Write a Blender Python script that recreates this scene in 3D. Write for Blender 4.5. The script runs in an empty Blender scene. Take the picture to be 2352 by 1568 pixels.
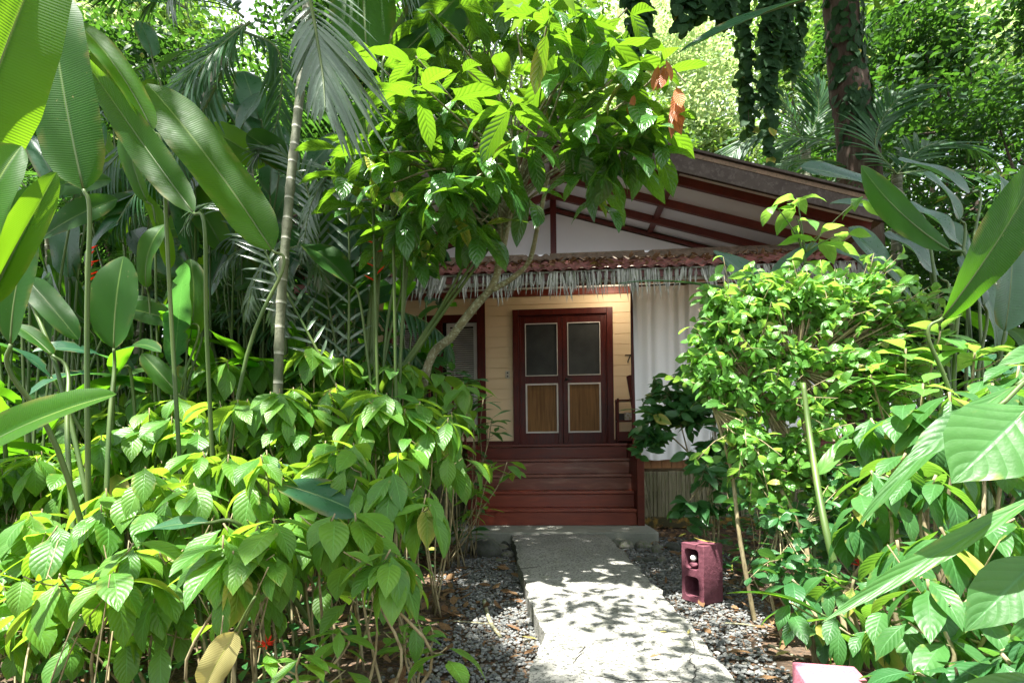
import bpy, math, random
import numpy as np
from mathutils import Vector, Matrix
R = math.radians
rng = np.random.default_rng(7); random.seed(7)
sc = bpy.context.scene; col = sc.collection
# ------------------------------------------------------------------ camera
F = 1274.0; CX = 1176.0; CY = 1021.0; ROLL = .012; CAM = np.array([0., 0., .95])
cd = bpy.data.cameras.new('camera'); cam = bpy.data.objects.new('camera', cd); col.objects.link(cam)
cd.sensor_width = 36; cd.lens = 36*F/2352; cd.clip_end = 400; cd.clip_start = .05
cd.shift_y = (CY-784)/2352
cr, sr = math.cos(ROLL), math.sin(ROLL)
cam.matrix_world = Matrix(((cr, sr, 0, CAM[0]), (0, 0, -1, CAM[1]), (-sr, cr, 0, CAM[2]), (0, 0, 0, 1)))
sc.camera = cam
# ------------------------------------------------------------------ light
SUN_EL, SUN_AZ = 71.0, -140.0      # azimuth from +Y towards +X (behind the camera and left)
sd = np.array([math.cos(R(SUN_EL))*math.sin(R(SUN_AZ)), math.cos(R(SUN_EL))*math.cos(R(SUN_AZ)), math.sin(R(SUN_EL))])
sl = bpy.data.lights.new('sun', 'SUN'); sl.energy = 5.0; sl.angle = R(.55); sl.color = (1, .965, .90)
so = bpy.data.objects.new('sun', sl); col.objects.link(so)
so.rotation_euler = Vector(sd).to_track_quat('Z', 'Y').to_euler(); so.location = (0, 0, 30)
w = bpy.data.worlds.new('World'); sc.world = w; w.use_nodes = True
nt = w.node_tree; nt.nodes.clear()
sky = nt.nodes.new('ShaderNodeTexSky'); sky.sky_type = 'NISHITA'; sky.sun_disc = False
sky.sun_elevation = R(SUN_EL); sky.sun_rotation = R(SUN_AZ)
sky.air_density = 1.3; sky.dust_density = 3.5
bgn = nt.nodes.new('ShaderNodeBackground'); bgn.inputs[1].default_value = .06
wo = nt.nodes.new('ShaderNodeOutputWorld')
tcn = nt.nodes.new('ShaderNodeTexCoord'); nzn = nt.nodes.new('ShaderNodeTexNoise'); nzn.inputs['Scale'].default_value = 2.2; nzn.inputs['Detail'].default_value = 6
rmp = nt.nodes.new('ShaderNodeValToRGB'); rmp.color_ramp.elements[0].position = .3; rmp.color_ramp.elements[1].position = .55
mxn = nt.nodes.new('ShaderNodeMix'); mxn.data_type = 'RGBA'; mxn.inputs['B'].default_value = (7., 7.4, 7.8, 1)
nt.links.new(tcn.outputs['Generated'], nzn.inputs['Vector']); nt.links.new(nzn.outputs[0], rmp.inputs[0])
nt.links.new(rmp.outputs[0], mxn.inputs['Factor']); nt.links.new(sky.outputs[0], mxn.inputs['A'])
nt.links.new(mxn.outputs['Result'], bgn.inputs[0]); nt.links.new(bgn.outputs[0], wo.inputs[0])
sc.view_settings.view_transform = 'Standard'; sc.view_settings.look = 'None'
sc.view_settings.exposure = 2.32; sc.view_settings.gamma = 1
sc.render.engine = 'CYCLES'
sc.cycles.max_bounces = 8; sc.cycles.diffuse_bounces = 5; sc.cycles.transmission_bounces = 6; sc.cycles.glossy_bounces = 3
sc.cycles.use_denoising = True; sc.cycles.caustics_reflective = False; sc.cycles.caustics_refractive = False
sc.cycles.sample_clamp_indirect = 6
# ------------------------------------------------------------------ helpers
def raydir(px, py):
    xi = (px-CX)/F; yi = -(py-CY)/F
    return np.array([xi*cr+yi*sr, 1., -xi*sr+yi*cr])
def P(px, py, D): return CAM+raydir(px, py)*D           # overview pixel + distance along +Y -> world point
def G(px, py, z=0.):                                   # point on the plane z
    d = raydir(px, py); return CAM+d*((z-CAM[2])/d[2])
HA = math.atan(.08); HO = np.array([.52, 6.6, 0.]); HU = np.array([math.cos(HA), -math.sin(HA), 0]); HV = np.array([math.sin(HA), math.cos(HA), 0])
def H(px, py, v):                                      # 2400-px pixel on the cottage plane v -> local (u, w)
    d = raydir(px*.98, py*.98); D = (v+(HO-CAM)@HV)/(d@HV); p = CAM+d*D-HO
    return float(p@HU), float(p[2])
def unit(a):
    a = np.asarray(a, float); return a/np.maximum(np.linalg.norm(a, axis=-1, keepdims=True), 1e-9)
def spline(pts, n):
    p = np.asarray(pts, float)
    if len(p) < 3:
        t = np.linspace(0, 1, n)[:, None]; return p[0]*(1-t)+p[-1]*t
    q = np.vstack([2*p[0]-p[1], p, 2*p[-1]-p[-2]]); out = []
    for t in np.linspace(0, len(p)-1-1e-6, n):
        i = int(t); f = t-i; a, b, c, d = q[i:i+4]
        out.append(.5*((2*b)+(c-a)*f+(2*a-5*b+4*c-d)*f*f+(3*b-a-3*c+d)*f**3))
    return np.array(out)

class MB:
    def __init__(s): s.v = []; s.f = []; s.uv = []; s.m = []; s.n = 0
    def add(s, v, f, uv=None, m=0):
        v = np.asarray(v, float).reshape(-1, 3); f = np.asarray(f, int)
        s.v.append(v); s.f.append(f+s.n); s.m.append(np.full(len(f), m))
        s.uv.append(np.zeros((len(v), 2)) if uv is None else np.asarray(uv, float).reshape(-1, 2)); s.n += len(v)
    def box(s, a, b, m=0):
        (x0, y0, z0), (x1, y1, z1) = a, b
        v = [(x, y, z) for z in (z0, z1) for y in (y0, y1) for x in (x0, x1)]
        s.add(v, [(0, 2, 3, 1), (4, 5, 7, 6), (0, 1, 5, 4), (2, 6, 7, 3), (0, 4, 6, 2), (1, 3, 7, 5)], m=m)
    def bar(s, p, q, wd, ht, up=(0, 0, 1), m=0):        # rectangular bar from p to q
        p, q = np.array(p, float), np.array(q, float); d = unit(q-p); u = np.array(up, float); u = unit(u-d*(u@d)); r = np.cross(d, u)
        v = [c+r*i*wd/2+u*j*ht/2 for c in (p, q) for j in (-1, 1) for i in (-1, 1)]
        s.add(v, [(0, 1, 3, 2), (4, 6, 7, 5), (0, 4, 5, 1), (2, 3, 7, 6), (0, 2, 6, 4), (1, 5, 7, 3)], m=m)
    def tube(s, pts, r0, r1=None, sides=6, n=None, bump=0., m=0, rings=0, taper=None):
        pts = spline(pts, n or max(2, 5*(len(pts)-1))); k = len(pts); r1 = r0 if r1 is None else r1
        T = unit(np.gradient(pts, axis=0)); ref = np.array([.31, .17, .93]) if abs(T[0][2]) < .8 else np.array([.9, .3, .1])
        A = unit(np.cross(T, ref)); B = np.cross(T, A); rad = np.linspace(r0, r1, k) if taper is None else np.array(taper)
        if bump: rad = rad*(1+bump*rng.standard_normal(k))
        if rings: rad = rad*(1+.14*((np.arange(k) % rings) == 0))
        an = np.arange(sides)*2*math.pi/sides
        v = pts[:, None]+(A[:, None]*np.cos(an)[None, :, None]+B[:, None]*np.sin(an)[None, :, None])*rad[:, None, None]
        ii, jj = np.meshgrid(np.arange(k-1), np.arange(sides), indexing='ij'); j2 = (jj+1) % sides
        f = np.stack([ii*sides+jj, ii*sides+j2, (ii+1)*sides+j2, (ii+1)*sides+jj], -1).reshape(-1, 4)
        uv = np.stack([np.broadcast_to(an/(2*math.pi), (k, sides)), np.broadcast_to(np.linspace(0, 1, k)[:, None], (k, sides))], -1)
        s.add(v, f, uv, m)
        c0 = s.n; s.add([pts[0], pts[-1]], np.zeros((0, 4), int))
        s.f.append(np.array([[c0, c0-k*sides+(j+1) % sides, c0-k*sides+j, c0] for j in range(sides)]+[[c0+1, c0-sides+j, c0-sides+(j+1) % sides, c0+1] for j in range(sides)]))
        s.m.append(np.full(2*sides, m))
    def build(s, name, mats, parent=None, loc=(0, 0, 0), smooth=True, world=True):
        v = np.vstack(s.v)
        if parent is not None and world: v = v-np.array(parent.location)
        elif parent is None: v = v-np.array(loc)
        q = np.vstack([f.reshape(-1, 4) if f.shape[-1] == 4 else np.hstack([f, f[:, :1]]) for f in s.f if len(f)])
        mi = np.concatenate(s.m)
        q[q[:, 2] == q[:, 3], 3] = q[q[:, 2] == q[:, 3], 0]; tri = (q[:, 0] == q[:, 3]); ln = np.where(tri, 3, 4)
        keep = np.ones(q.shape, bool); keep[tri, 3] = False
        loops = q[keep]; st = np.concatenate([[0], np.cumsum(ln)[:-1]])
        me = bpy.data.meshes.new(name); me.vertices.add(len(v)); me.vertices.foreach_set('co', v.ravel().astype(np.float32))
        me.loops.add(len(loops)); me.loops.foreach_set('vertex_index', loops.astype(np.int32))
        me.polygons.add(len(q)); me.polygons.foreach_set('loop_start', st.astype(np.int32))
        me.polygons.foreach_set('material_index', mi.astype(np.int32))
        me.polygons.foreach_set('use_smooth', np.full(len(q), smooth))
        uvl = me.uv_layers.new(name='UVMap'); uv = np.vstack(s.uv)[loops]; uvl.data.foreach_set('uv', uv.ravel().astype(np.float32))
        me.update(calc_edges=True); me.validate()
        for mt in (mats if isinstance(mats, (list, tuple)) else [mats]): me.materials.append(mt)
        o = bpy.data.objects.new(name, me); col.objects.link(o)
        if parent is not None: o.parent = parent
        else: o.location = loc
        return o
def tag(o, label=None, cat=None, group=None, kind=None):
    if label: o['label'] = label
    if cat: o['category'] = cat
    if group: o['group'] = group
    if kind: o['kind'] = kind
    return o
def empty(name, loc, label=None, cat=None, group=None, rz=0):
    o = bpy.data.objects.new(name, None); col.objects.link(o); o.location = [float(c) for c in loc]; o.rotation_euler = (0, 0, rz); o.empty_display_size = .1
    return tag(o, label, cat, group)
def bevel(o, wd=.004, seg=2):
    m = o.modifiers.new('bevel', 'BEVEL'); m.width = wd; m.segments = seg; m.limit_method = 'ANGLE'; return o

# leaf outlines: half width against position along the leaf
PROF = {
 'ovate': ([0, .05, .1, .2, .35, .5, .68, .82, .92, 1], [.03, .035, .22, .62, .93, 1, .84, .5, .2, .0]),
 'acute': ([0, .05, .1, .22, .4, .58, .75, .88, .95, 1], [.03, .04, .18, .55, .9, 1, .82, .42, .17, .0]),
 'cacao': ([0, .08, .12, .2, .35, .55, .75, .87, .94, 1], [.03, .035, .3, .6, .88, 1, .84, .45, .16, .0]),
 'paddle': ([0, .02, .06, .15, .35, .6, .8, .92, .97, 1], [.05, .25, .55, .82, 1, .98, .82, .52, .28, .0]),
 'lance': ([0, .1, .25, .45, .65, .85, 1], [.05, .45, .85, 1, .85, .45, 0]),
 'strap': ([0, .1, .4, .8, 1], [.35, .8, 1, .6, 0]),
 'round': ([0, .04, .15, .35, .6, .85, 1], [.05, .4, .8, 1, .95, .6, .05]),
 'small': ([0, .3, .6, 1], [.05, .9, .85, 0]),
}
def leaves(mb, B, D, N, L, W, bend=.6, fold=.25, kind='ovate', nv=8, nu=4, wave=.0, m=0, twist=0., serr=0., ripple=6., tear=0.):
    """many leaves at once: B base, D direction, N upper side, L length, W full width"""
    B = np.atleast_2d(np.asarray(B, float)); n = len(B)
    D = unit(np.broadcast_to(np.asarray(D, float), (n, 3))); N = np.broadcast_to(np.asarray(N, float), (n, 3))
    N = unit(N-D*(D*N).sum(1, keepdims=True)+1e-6); S = np.cross(D, N)
    br = lambda a: np.broadcast_to(np.asarray(a, float), (n,))[:, None]
    L, W, bend, fold, twist = br(L), br(W), br(bend), br(fold), br(twist)
    s = np.linspace(0, 1, nv+1); t = np.linspace(-1, 1, nu+1)
    prof = np.interp(s, *PROF[kind])
    if serr: prof = prof*(1+serr*np.sin(np.arange(nv+1)*2.4))
    th = bend*s[None]; ds = 1/nv
    cx = np.concatenate([np.zeros((n, 1)), np.cumsum(np.cos((th[:, 1:]+th[:, :-1])/2)*ds, 1)], 1)*L
    cz = -np.concatenate([np.zeros((n, 1)), np.cumsum(np.sin((th[:, 1:]+th[:, :-1])/2)*ds, 1)], 1)*L
    mid = B[:, None]+D[:, None]*cx[..., None]+N[:, None]*cz[..., None]
    nl = N[:, None]*np.cos(th)[..., None]+D[:, None]*np.sin(th)[..., None]
    tw = twist*s[None]; Sx = S[:, None]*np.cos(tw)[..., None]+nl*np.sin(tw)[..., None]; nl2 = nl*np.cos(tw)[..., None]-S[:, None]*np.sin(tw)[..., None]
    hw = (W/2)*prof[None]
    a = np.abs(t)[None, None]; f = fold[..., None]
    ph = rng.uniform(0, 6.28, (n, 1, 1)); rp = ripple*rng.uniform(.7, 1.3, (n, 1, 1))
    wv = wave*W[..., None]*a**2*np.sin(s[None, :, None]*rp*2+ph+np.sign(t)[None, None]*1.3)
    if tear:
        nt_ = np.where(rng.uniform(0, 1, (n, nv+1, 2)) < tear, rng.uniform(.35, .75, (n, nv+1, 2)), rng.uniform(.96, 1.03, (n, nv+1, 2)))
        hw = hw[..., None]*np.where(t[None, None] < 0, nt_[..., :1], nt_[..., 1:])
    else: hw = hw[..., None]*np.ones_like(t)
    off = hw*t[None, None]*np.cos(f); hgt = hw*a*np.sin(f)*(1-.35*a)+wv*np.minimum(prof*2, 1)[None, :, None]
    v = mid[:, :, None]+Sx[:, :, None]*off[..., None]+nl2[:, :, None]*hgt[..., None]
    k = nu+1; ii, jj = np.meshgrid(np.arange(nv), np.arange(nu), indexing='ij')
    f0 = np.stack([ii*k+jj, ii*k+jj+1, (ii+1)*k+jj+1, (ii+1)*k+jj], -1).reshape(-1, 4)
    fs = (f0[None]+(np.arange(n)*(nv+1)*k)[:, None, None]).reshape(-1, 4)
    uv = np.stack(np.broadcast_arrays((t*.5+.5)[None, :], s[:, None]), -1)
    mb.add(v, fs, np.broadcast_to(uv[None], (n, nv+1, k, 2)).reshape(-1, 2), m)
def rdir(n, zlo=-1, zhi=1):
    z = rng.uniform(zlo, zhi, n); a = rng.uniform(0, 2*math.pi, n); r = np.sqrt(np.maximum(0, 1-z*z)); return np.stack([r*np.cos(a), r*np.sin(a), z], 1)

# ------------------------------------------------------------------ materials
class NB:
    def __init__(s, name):
        s.mt = bpy.data.materials.new(name); s.mt.use_nodes = True; s.t = s.mt.node_tree; s.t.nodes.clear()
        s.o = s.n('ShaderNodeOutputMaterial')
    def n(s, ty, **kw):
        x = s.t.nodes.new(ty)
        for k, v in kw.items():
            if k[0] == '_': setattr(x, k[1:], v)
        return x
    def set(s, x, **kw):
        for k, v in kw.items():
            i = x.inputs[int(k[1:])] if k[0] == 'i' and k[1:].isdigit() else x.inputs[k.replace('_', ' ')]
            if hasattr(v, 'links') or isinstance(v, bpy.types.NodeSocket): s.t.links.new(v, i)
            else: i.default_value = v
        return x
    def math(s, op, a, b=0., c=0.):
        x = s.n('ShaderNodeMath', _operation=op); s.set(x, i0=a, i1=b, i2=c); return x.outputs[0]
    def mix(s, f, a, b, bt='MIX'):
        x = s.n('ShaderNodeMix', _data_type='RGBA', _blend_type=bt)
        s.set(x, Factor=f); s.set(x, i6=a, i7=b); return x.outputs[2]
    def noise(s, vec, scale, detail=4, rough=.55, dist=0.):
        x = s.n('ShaderNodeTexNoise'); s.set(x, Vector=vec, Scale=scale, Detail=detail, Roughness=rough, Distortion=dist); return x.outputs[0]
    def ramp(s, f, *st):
        x = s.n('ShaderNodeValToRGB'); s.set(x, i0=f); e = x.color_ramp.elements
        while len(e) > len(st): e.remove(e[-1])
        while len(e) < len(st): e.new(.5)
        for q, (p, c) in zip(e, st): q.position = p; q.color = c if hasattr(c, '__len__') else (c, c, c, 1)
        return x.outputs[0]
    def mapr(s, f, a, b, c=0., d=1.):
        x = s.n('ShaderNodeMapRange'); s.set(x, i0=f, i1=a, i2=b, i3=c, i4=d); return x.outputs[0]
    def coord(s, k='Object', scale=None):
        c = s.n('ShaderNodeTexCoord').outputs[k]
        if scale is None: return c
        m = s.n('ShaderNodeMapping'); s.set(m, Vector=c, Scale=scale); return m.outputs[0]
    def bump(s, h, st=.3, dist=.01):
        x = s.n('ShaderNodeBump'); s.set(x, Height=h, Strength=st, Distance=dist); return x.outputs[0]
    def out(s, sh): s.t.links.new(sh, s.o.inputs[0]); return s.mt
    def pr(s, color, rough=.6, normal=None, spec=.5, **kw):
        x = s.n('ShaderNodeBsdfPrincipled'); s.set(x, Base_Color=color, Roughness=rough, Specular_IOR_Level=spec)
        if normal is not None: s.set(x, Normal=normal)
        s.set(x, **kw); return x.outputs[0]
def c3(r, g, b): return (r, g, b, 1)

def leaf_mat(name, ca, cb, tr, tf=.4, rough=.38, spec=.5, veins=9, slant=.45, vstr=.35, yellow=.04, par=False, vc=None, quilt=False, spots=False, edge=None):
    b = NB(name); uv = b.n('ShaderNodeUVMap').outputs[0]; sp = b.n('ShaderNodeSeparateXYZ'); b.set(sp, i0=uv)
    u, v = sp.outputs[0], sp.outputs[1]
    t = b.math('ABSOLUTE', b.math('MULTIPLY', b.math('SUBTRACT', u, .5), 2.))
    rnd = b.n('ShaderNodeNewGeometry').outputs['Random Per Island']
    rnd2 = b.math('FRACT', b.math('MULTIPLY', rnd, 17.31))
    nz = b.noise(b.coord('Object'), 9., 3)
    base = b.mix(rnd, ca, cb)
    base = b.mix(b.mapr(nz, .3, .7, 0., .5), base, tuple(x*.62 for x in ca[:3])+(1,))
    ph = b.math('SUBTRACT', v, b.math('MULTIPLY', b.math('POWER', t, .8), slant/ (veins if par else 1) * (1 if not par else 2.2)))
    if par:
        wv = b.math('SINE', b.math('MULTIPLY', ph, veins*6.283)); vein = b.math('MULTIPLY', b.mapr(wv, -.6, 1., 0., .3), b.mapr(nz, .3, .7, .2, 1.))
    else:
        wv = b.math('ABSOLUTE', b.math('SINE', b.math('MULTIPLY', b.math('SUBTRACT', v, b.math('MULTIPLY', t, slant*.5)), veins*3.1416)))
        vein = b.mapr(wv, .16, .0, 0., 1.)
    rib = b.mapr(t, .07 if not par else .05, .0, 0., 1.)
    vcol = vc or tuple(min(1, x*1.9+.03) for x in ca[:3])+(1,)
    base = b.mix(b.math('MULTIPLY', vein, .35 if not par else .16), base, vcol)
    base = b.mix(b.math('MULTIPLY', rib, .9 if par else .75), base, vcol)
    ysel = b.mapr(rnd2, 1-yellow-.001, 1-yellow, 0., 1.)
    yc = b.mix(b.mapr(t, .1, .9, 0., 1.), c3(.22, .3, .035), c3(.5, .42, .09))
    base = b.mix(b.math('MULTIPLY', ysel, .75), base, yc)
    if quilt:
        bsel = b.mapr(rnd2, .006, .005, 0., 1.); base = b.mix(b.math('MULTIPLY', bsel, .9), base, c3(.16, .09, .035)); eb = b.noise(b.coord('Object'), 16., 4); base = b.mix(b.math('MULTIPLY', b.mapr(t, .6, 1., 0., 1.), b.mapr(eb, .56, .66, 0., .6)), base, c3(.3, .27, .06))
    if spots:
        s2 = b.noise(b.coord('Object'), 55., 2); base = b.mix(b.mapr(s2, .72, .75, 0., .5), base, c3(.35, .3, .12))
    if par:
        en = b.noise(b.coord('Object'), 7., 4); base = b.mix(b.math('MULTIPLY', b.mapr(t, .72, 1., 0., 1.), b.mapr(en, .5, .66, 0., .75)), base, c3(.22, .15, .05))
    if edge: base = b.mix(b.mapr(t, .8, 1., 0., .6), base, edge)
    if quilt:
        qn = b.noise(b.coord('Object'), 90., 2); h = b.math('ADD', b.math('MULTIPLY', wv, 1.), b.math('MULTIPLY', qn, .7))
    else: h = b.math('ADD', wv, b.math('MULTIPLY', nz, .5)) if not par else wv
    h = b.math('SUBTRACT', h, b.math('MULTIPLY', rib, 1.))
    nrm = b.bump(h, vstr, .006 if not par else .003)
    rr = b.mapr(b.noise(b.coord('Object'), 25., 3), .3, .7, rough-.06, rough+.1)
    p1 = b.pr(base, rr, nrm, spec)
    tl = b.n('ShaderNodeBsdfTranslucent'); trc = b.mix(b.math('MULTIPLY', vein, .35), tr, tuple(x*.45 for x in tr[:3])+(1,))
    trc = b.mix(rnd2, trc, tuple(x*.7 for x in tr[:3])+(1,))
    b.set(tl, Color=trc, Normal=nrm)
    mx = b.n('ShaderNodeMixShader'); b.set(mx, i0=tf, i1=p1, i2=tl.outputs[0])
    return b.out(mx.outputs[0])
def rough_mat(name, ca, cb, scale=6., rough=.85, bumps=.3, bd=.01, stretch=(1, 1, 1), detail=6, cc=None, spec=.3, lo=.35, hi=.65):
    b = NB(name); c = b.coord('Object', stretch); n1 = b.noise(c, scale, detail); n2 = b.noise(c, scale*5, 3)
    base = b.mix(b.mapr(n1, lo, hi), ca, cb)
    if cc: base = b.mix(b.mapr(n2, .5, .68), base, cc)
    return b.out(b.pr(base, rough, b.bump(b.math('ADD', n1, b.math('MULTIPLY', n2, .5)), bumps, bd), spec))
M = {}
M['shrub'] = leaf_mat('shrub_leaf', c3(.05, .16, .02), c3(.12, .27, .03), c3(.36, .62, .04), .42, .42, .45, 9, .55, .28, .02, quilt=True, spots=True)
M['shrub_dark'] = leaf_mat('dark_shrub_leaf', c3(.03, .12, .035), c3(.05, .16, .042), c3(.16, .40, .05), .35, .36, .5, 9, .5, .25, .01)
M['bright'] = leaf_mat('bright_small_leaf', c3(.08, .23, .04), c3(.14, .33, .055), c3(.36, .66, .08), .45, .36, .5, 6, .5, .25, .02)
M['bigleaf'] = leaf_mat('broad_leaf', c3(.035, .125, .03), c3(.06, .18, .04), c3(.22, .48, .04), .4, .42, .4, 8, .5, .22, .03, quilt=True)
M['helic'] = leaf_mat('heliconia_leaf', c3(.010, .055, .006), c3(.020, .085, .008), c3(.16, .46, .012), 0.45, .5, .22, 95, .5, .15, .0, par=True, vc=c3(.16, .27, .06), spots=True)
M['helic_bright'] = leaf_mat('sunlit_heliconia_leaf', c3(.016, .075, .005), c3(.026, .11, .007), c3(.30, .60, .015), .5, .5, .22, 95, .5, .15, .0, par=True, vc=c3(.25, .36, .08))  # brighter copy of the heliconia leaf, sunlight put into its colour
M['banana'] = leaf_mat('banana_leaf', c3(.022, .085, .045), c3(.035, .115, .055), c3(.12, .36, .06), .35, .3, .6, 80, .5, .15, .0, par=True, vc=c3(.2, .32, .14))
M['cacao'] = leaf_mat('cacao_leaf', c3(.03, .11, .022), c3(.06, .18, .026), c3(.24, .50, .02), .33, .27, .6, 9, .45, .6, .05, quilt=False)
M['cacao_red'] = leaf_mat('young_cacao_leaf', c3(.35, .10, .03), c3(.42, .16, .04), c3(.75, .28, .06), .45, .4, .4, 10, .45, .5, .0)
M['palm'] = leaf_mat('palm_leaflet', c3(.02, .075, .028), c3(.032, .1, .03), c3(.14, .36, .04), .35, .42, .35, 3, .1, .1, .0)
M['palm_blue'] = leaf_mat('glossy_glare_palm_leaflet', c3(.075, .13, .08), c3(.11, .17, .10), c3(.16, .32, .08), .3, .3, .9, 3, .1, .1, .0)  # base colour lightened to paint pale glare on the leaflets
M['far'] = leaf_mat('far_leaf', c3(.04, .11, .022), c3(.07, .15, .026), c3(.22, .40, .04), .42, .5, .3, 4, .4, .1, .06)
M['far_pale'] = leaf_mat('hazed_far_leaf', c3(.26, .38, .2), c3(.34, .46, .25), c3(.6, .75, .28), .5, .5, .35, 4, .4, .1, .06)  # distant haze and strong sun painted in as a lighter leaf colour
M['far_dark'] = leaf_mat('shaded_far_leaf', c3(.012, .05, .013), c3(.024, .075, .018), c3(.09, .24, .02), .38, .5, .25, 4, .4, .1, .01)  # darker copy of the far leaf, forest shade put into its colour
M['vine'] = leaf_mat('vine_leaf', c3(.012, .045, .014), c3(.02, .06, .018), c3(.09, .22, .03), .3, .6, .15, 5, .3, .2, .01)
M['dry'] = leaf_mat('dry_leaf', c3(.16, .085, .04), c3(.28, .18, .09), c3(.3, .16, .06), .2, .75, .2, 8, .5, .6, .02)
M['yellowleaf'] = leaf_mat('yellowing_leaf', c3(.4, .36, .12), c3(.5, .45, .18), c3(.6, .5, .12), .4, .5, .35, 40, .4, .3, .0, par=True, vc=c3(.4, .45, .1))
M['red'] = rough_mat('red_petal', c3(.6, .02, .01), c3(.8, .06, .02), 8, .5, .1)
M['stem'] = rough_mat('woody_stem', c3(.2, .16, .08), c3(.30, .26, .15), 14, .8, .5, .004, (1, 1, .3), cc=c3(.12, .10, .05))
M['greenstem'] = rough_mat('green_stem', c3(.04, .085, .016), c3(.09, .13, .03), 5, .5, .15, .003, (1, 1, .2), spec=.4)
M['bark'] = rough_mat('tree_bark', c3(.028, .019, .013), c3(.07, .048, .034), 3, .9, 1., .03, (1, 1, .25), cc=c3(.09, .08, .06))
M['lichenbark'] = rough_mat('lichen_bark', c3(.13, .12, .06), c3(.22, .2, .12), 9, .9, .6, .008, cc=c3(.33, .36, .26))
b = NB('ringed_palm_bark'); uvn = b.n('ShaderNodeUVMap').outputs[0]; sx = b.n('ShaderNodeSeparateXYZ'); b.set(sx, i0=uvn); fr_ = b.math('FRACT', b.math('MULTIPLY', sx.outputs[1], 27.)); n1 = b.noise(b.coord('Object', (1, 1, .5)), 9, 5); n2 = b.noise(b.coord('Object'), 40, 4)
base = b.mix(b.mapr(n1, .35, .65), c3(.085, .10, .055), c3(.18, .185, .125)); base = b.mix(b.mapr(n2, .52, .66, 0, .5), base, c3(.08, .08, .05)); base = b.mix(b.mapr(fr_, .12, .03), base, c3(.34, .34, .27)); base = b.mix(b.mapr(fr_, .95, 1., 0, .8), base, c3(.06, .055, .035))
M['palmtrunk'] = b.out(b.pr(base, .65, b.bump(b.math('ADD', n2, b.math('MULTIPLY', b.mapr(fr_, .12, .0), 2.)), .5, .006), .35))

def wood(name, ca, cb, rough=.35, stretch=(1, 8, 8), scale=3., worn=None, spec=.5):
    b = NB(name); c = b.coord('Object', stretch); n1 = b.noise(c, scale, 8, .65, .6); n2 = b.noise(b.coord('Object'), 2.1, 3)
    base = b.mix(b.mapr(n1, .3, .7), ca, cb); base = b.mix(b.mapr(n2, .4, .75, 0, .4), base, tuple(x*.4 for x in ca[:3])+(1,))
    rr = b.mapr(n1, .3, .7, rough-.08, rough+.15)
    if worn:
        n3 = b.noise(b.coord('Object', (1.2, 1, 6)), 2., 5); base = b.mix(b.mapr(n3, .5, .72, 0, .5), base, worn)
    return b.out(b.pr(base, rr, b.bump(n1, .25, .003), spec))
M['redwood'] = wood('red_wood', c3(.055, .008, .004), c3(.12, .018, .007), .38, spec=.35)
M['redwood_v'] = wood('red_wood_upright', c3(.05, .006, .004), c3(.13, .016, .007), .36, (8, 8, 1), spec=.3)
M['step'] = wood('step_wood', c3(.14, .021, .010), c3(.24, .044, .018), .33)
M['stepworn'] = wood('worn_step_wood', c3(.09, .022, .011), c3(.17, .042, .022), .34, worn=c3(.34, .19, .13))
M['rafter'] = wood('rafter_wood', c3(.10, .014, .009), c3(.17, .028, .016), .45, (2, 2, 2), 6)
M['teak'] = wood('teak_panel', c3(.33, .165, .038), c3(.11, .05, .010), .45, (22, 6, .7), 2.2, spec=.3)
M['orangewood'] = wood('orange_board', c3(.28, .12, .03), c3(.18, .075, .02), .5, (10, 6, 1))
M['fascia'] = rough_mat('weathered_fascia', c3(.035, .025, .019), c3(.055, .042, .032), 5, .75, .3, .005, (1, 1, 1), cc=c3(.075, .06, .05))
M['white'] = rough_mat('white_ceiling', c3(.86, .84, .85), c3(.9, .89, .9), 1.2, .6, .05, .003)
M['whitetrim'] = rough_mat('white_trim', c3(.66, .63, .57), c3(.74, .72, .66), 5, .5, .05)
M['cream'] = rough_mat('cream_paint', c3(.84, .66, .40), c3(.88, .70, .45), 1.6, .5, .08, .002, (1, 1, 6))
M['shutter'] = rough_mat('shutter_paint', c3(.5, .48, .44), c3(.62, .6, .55), 4, .55, .1)
M['screen'] = rough_mat('dark_screen', c3(.028, .031, .029), c3(.05, .055, .05), 3, .45, .1)
M['black'] = rough_mat('crack_and_unlit_black', c3(.012, .009, .008), c3(.02, .015, .012), 3, .8, .1)
M['cloth'] = rough_mat('white_cloth', c3(.72, .76, .78), c3(.78, .80, .80), 3, .9, .1, .002)
M['metal'] = rough_mat('dark_metal', c3(.02, .018, .016), c3(.04, .035, .03), 10, .35, .1)
# concrete with exposed aggregate
def concrete(name, base1, base2, dark, agg):
    b = NB(name); c = b.coord('Object'); n1 = b.noise(c, 1.6, 6); n2 = b.noise(c, 58, 5, .8); n3 = b.noise(c, 7, 5)
    vo = b.n('ShaderNodeTexVoronoi'); b.set(vo, Vector=c, Scale=55.)
    base = b.mix(b.mapr(n1, .35, .65), base1, base2); base = b.mix(b.mapr(n2, .5, .58, 0, agg), base, dark)
    base = b.mix(b.mapr(vo.outputs['Distance'], .16, .05, 0, agg*.25), base, c3(.42, .41, .37)); base = b.mix(b.mapr(n3, .55, .75, 0, .45), base, c3(.13, .14, .075))
    h = b.math('ADD', n2, b.math('ADD', b.math('MULTIPLY', vo.outputs['Distance'], .5), b.math('MULTIPLY', n3, .6)))
    return b.out(b.pr(base, .85, b.bump(h, .35, .004), .3))
M['path'] = concrete('path_concrete', c3(.20, .2, .178), c3(.29, .285, .258), c3(.045, .048, .04), 1.)
M['slab'] = concrete('slab_concrete', c3(.20, .205, .175), c3(.27, .27, .23), c3(.12, .13, .10), .3)
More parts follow.
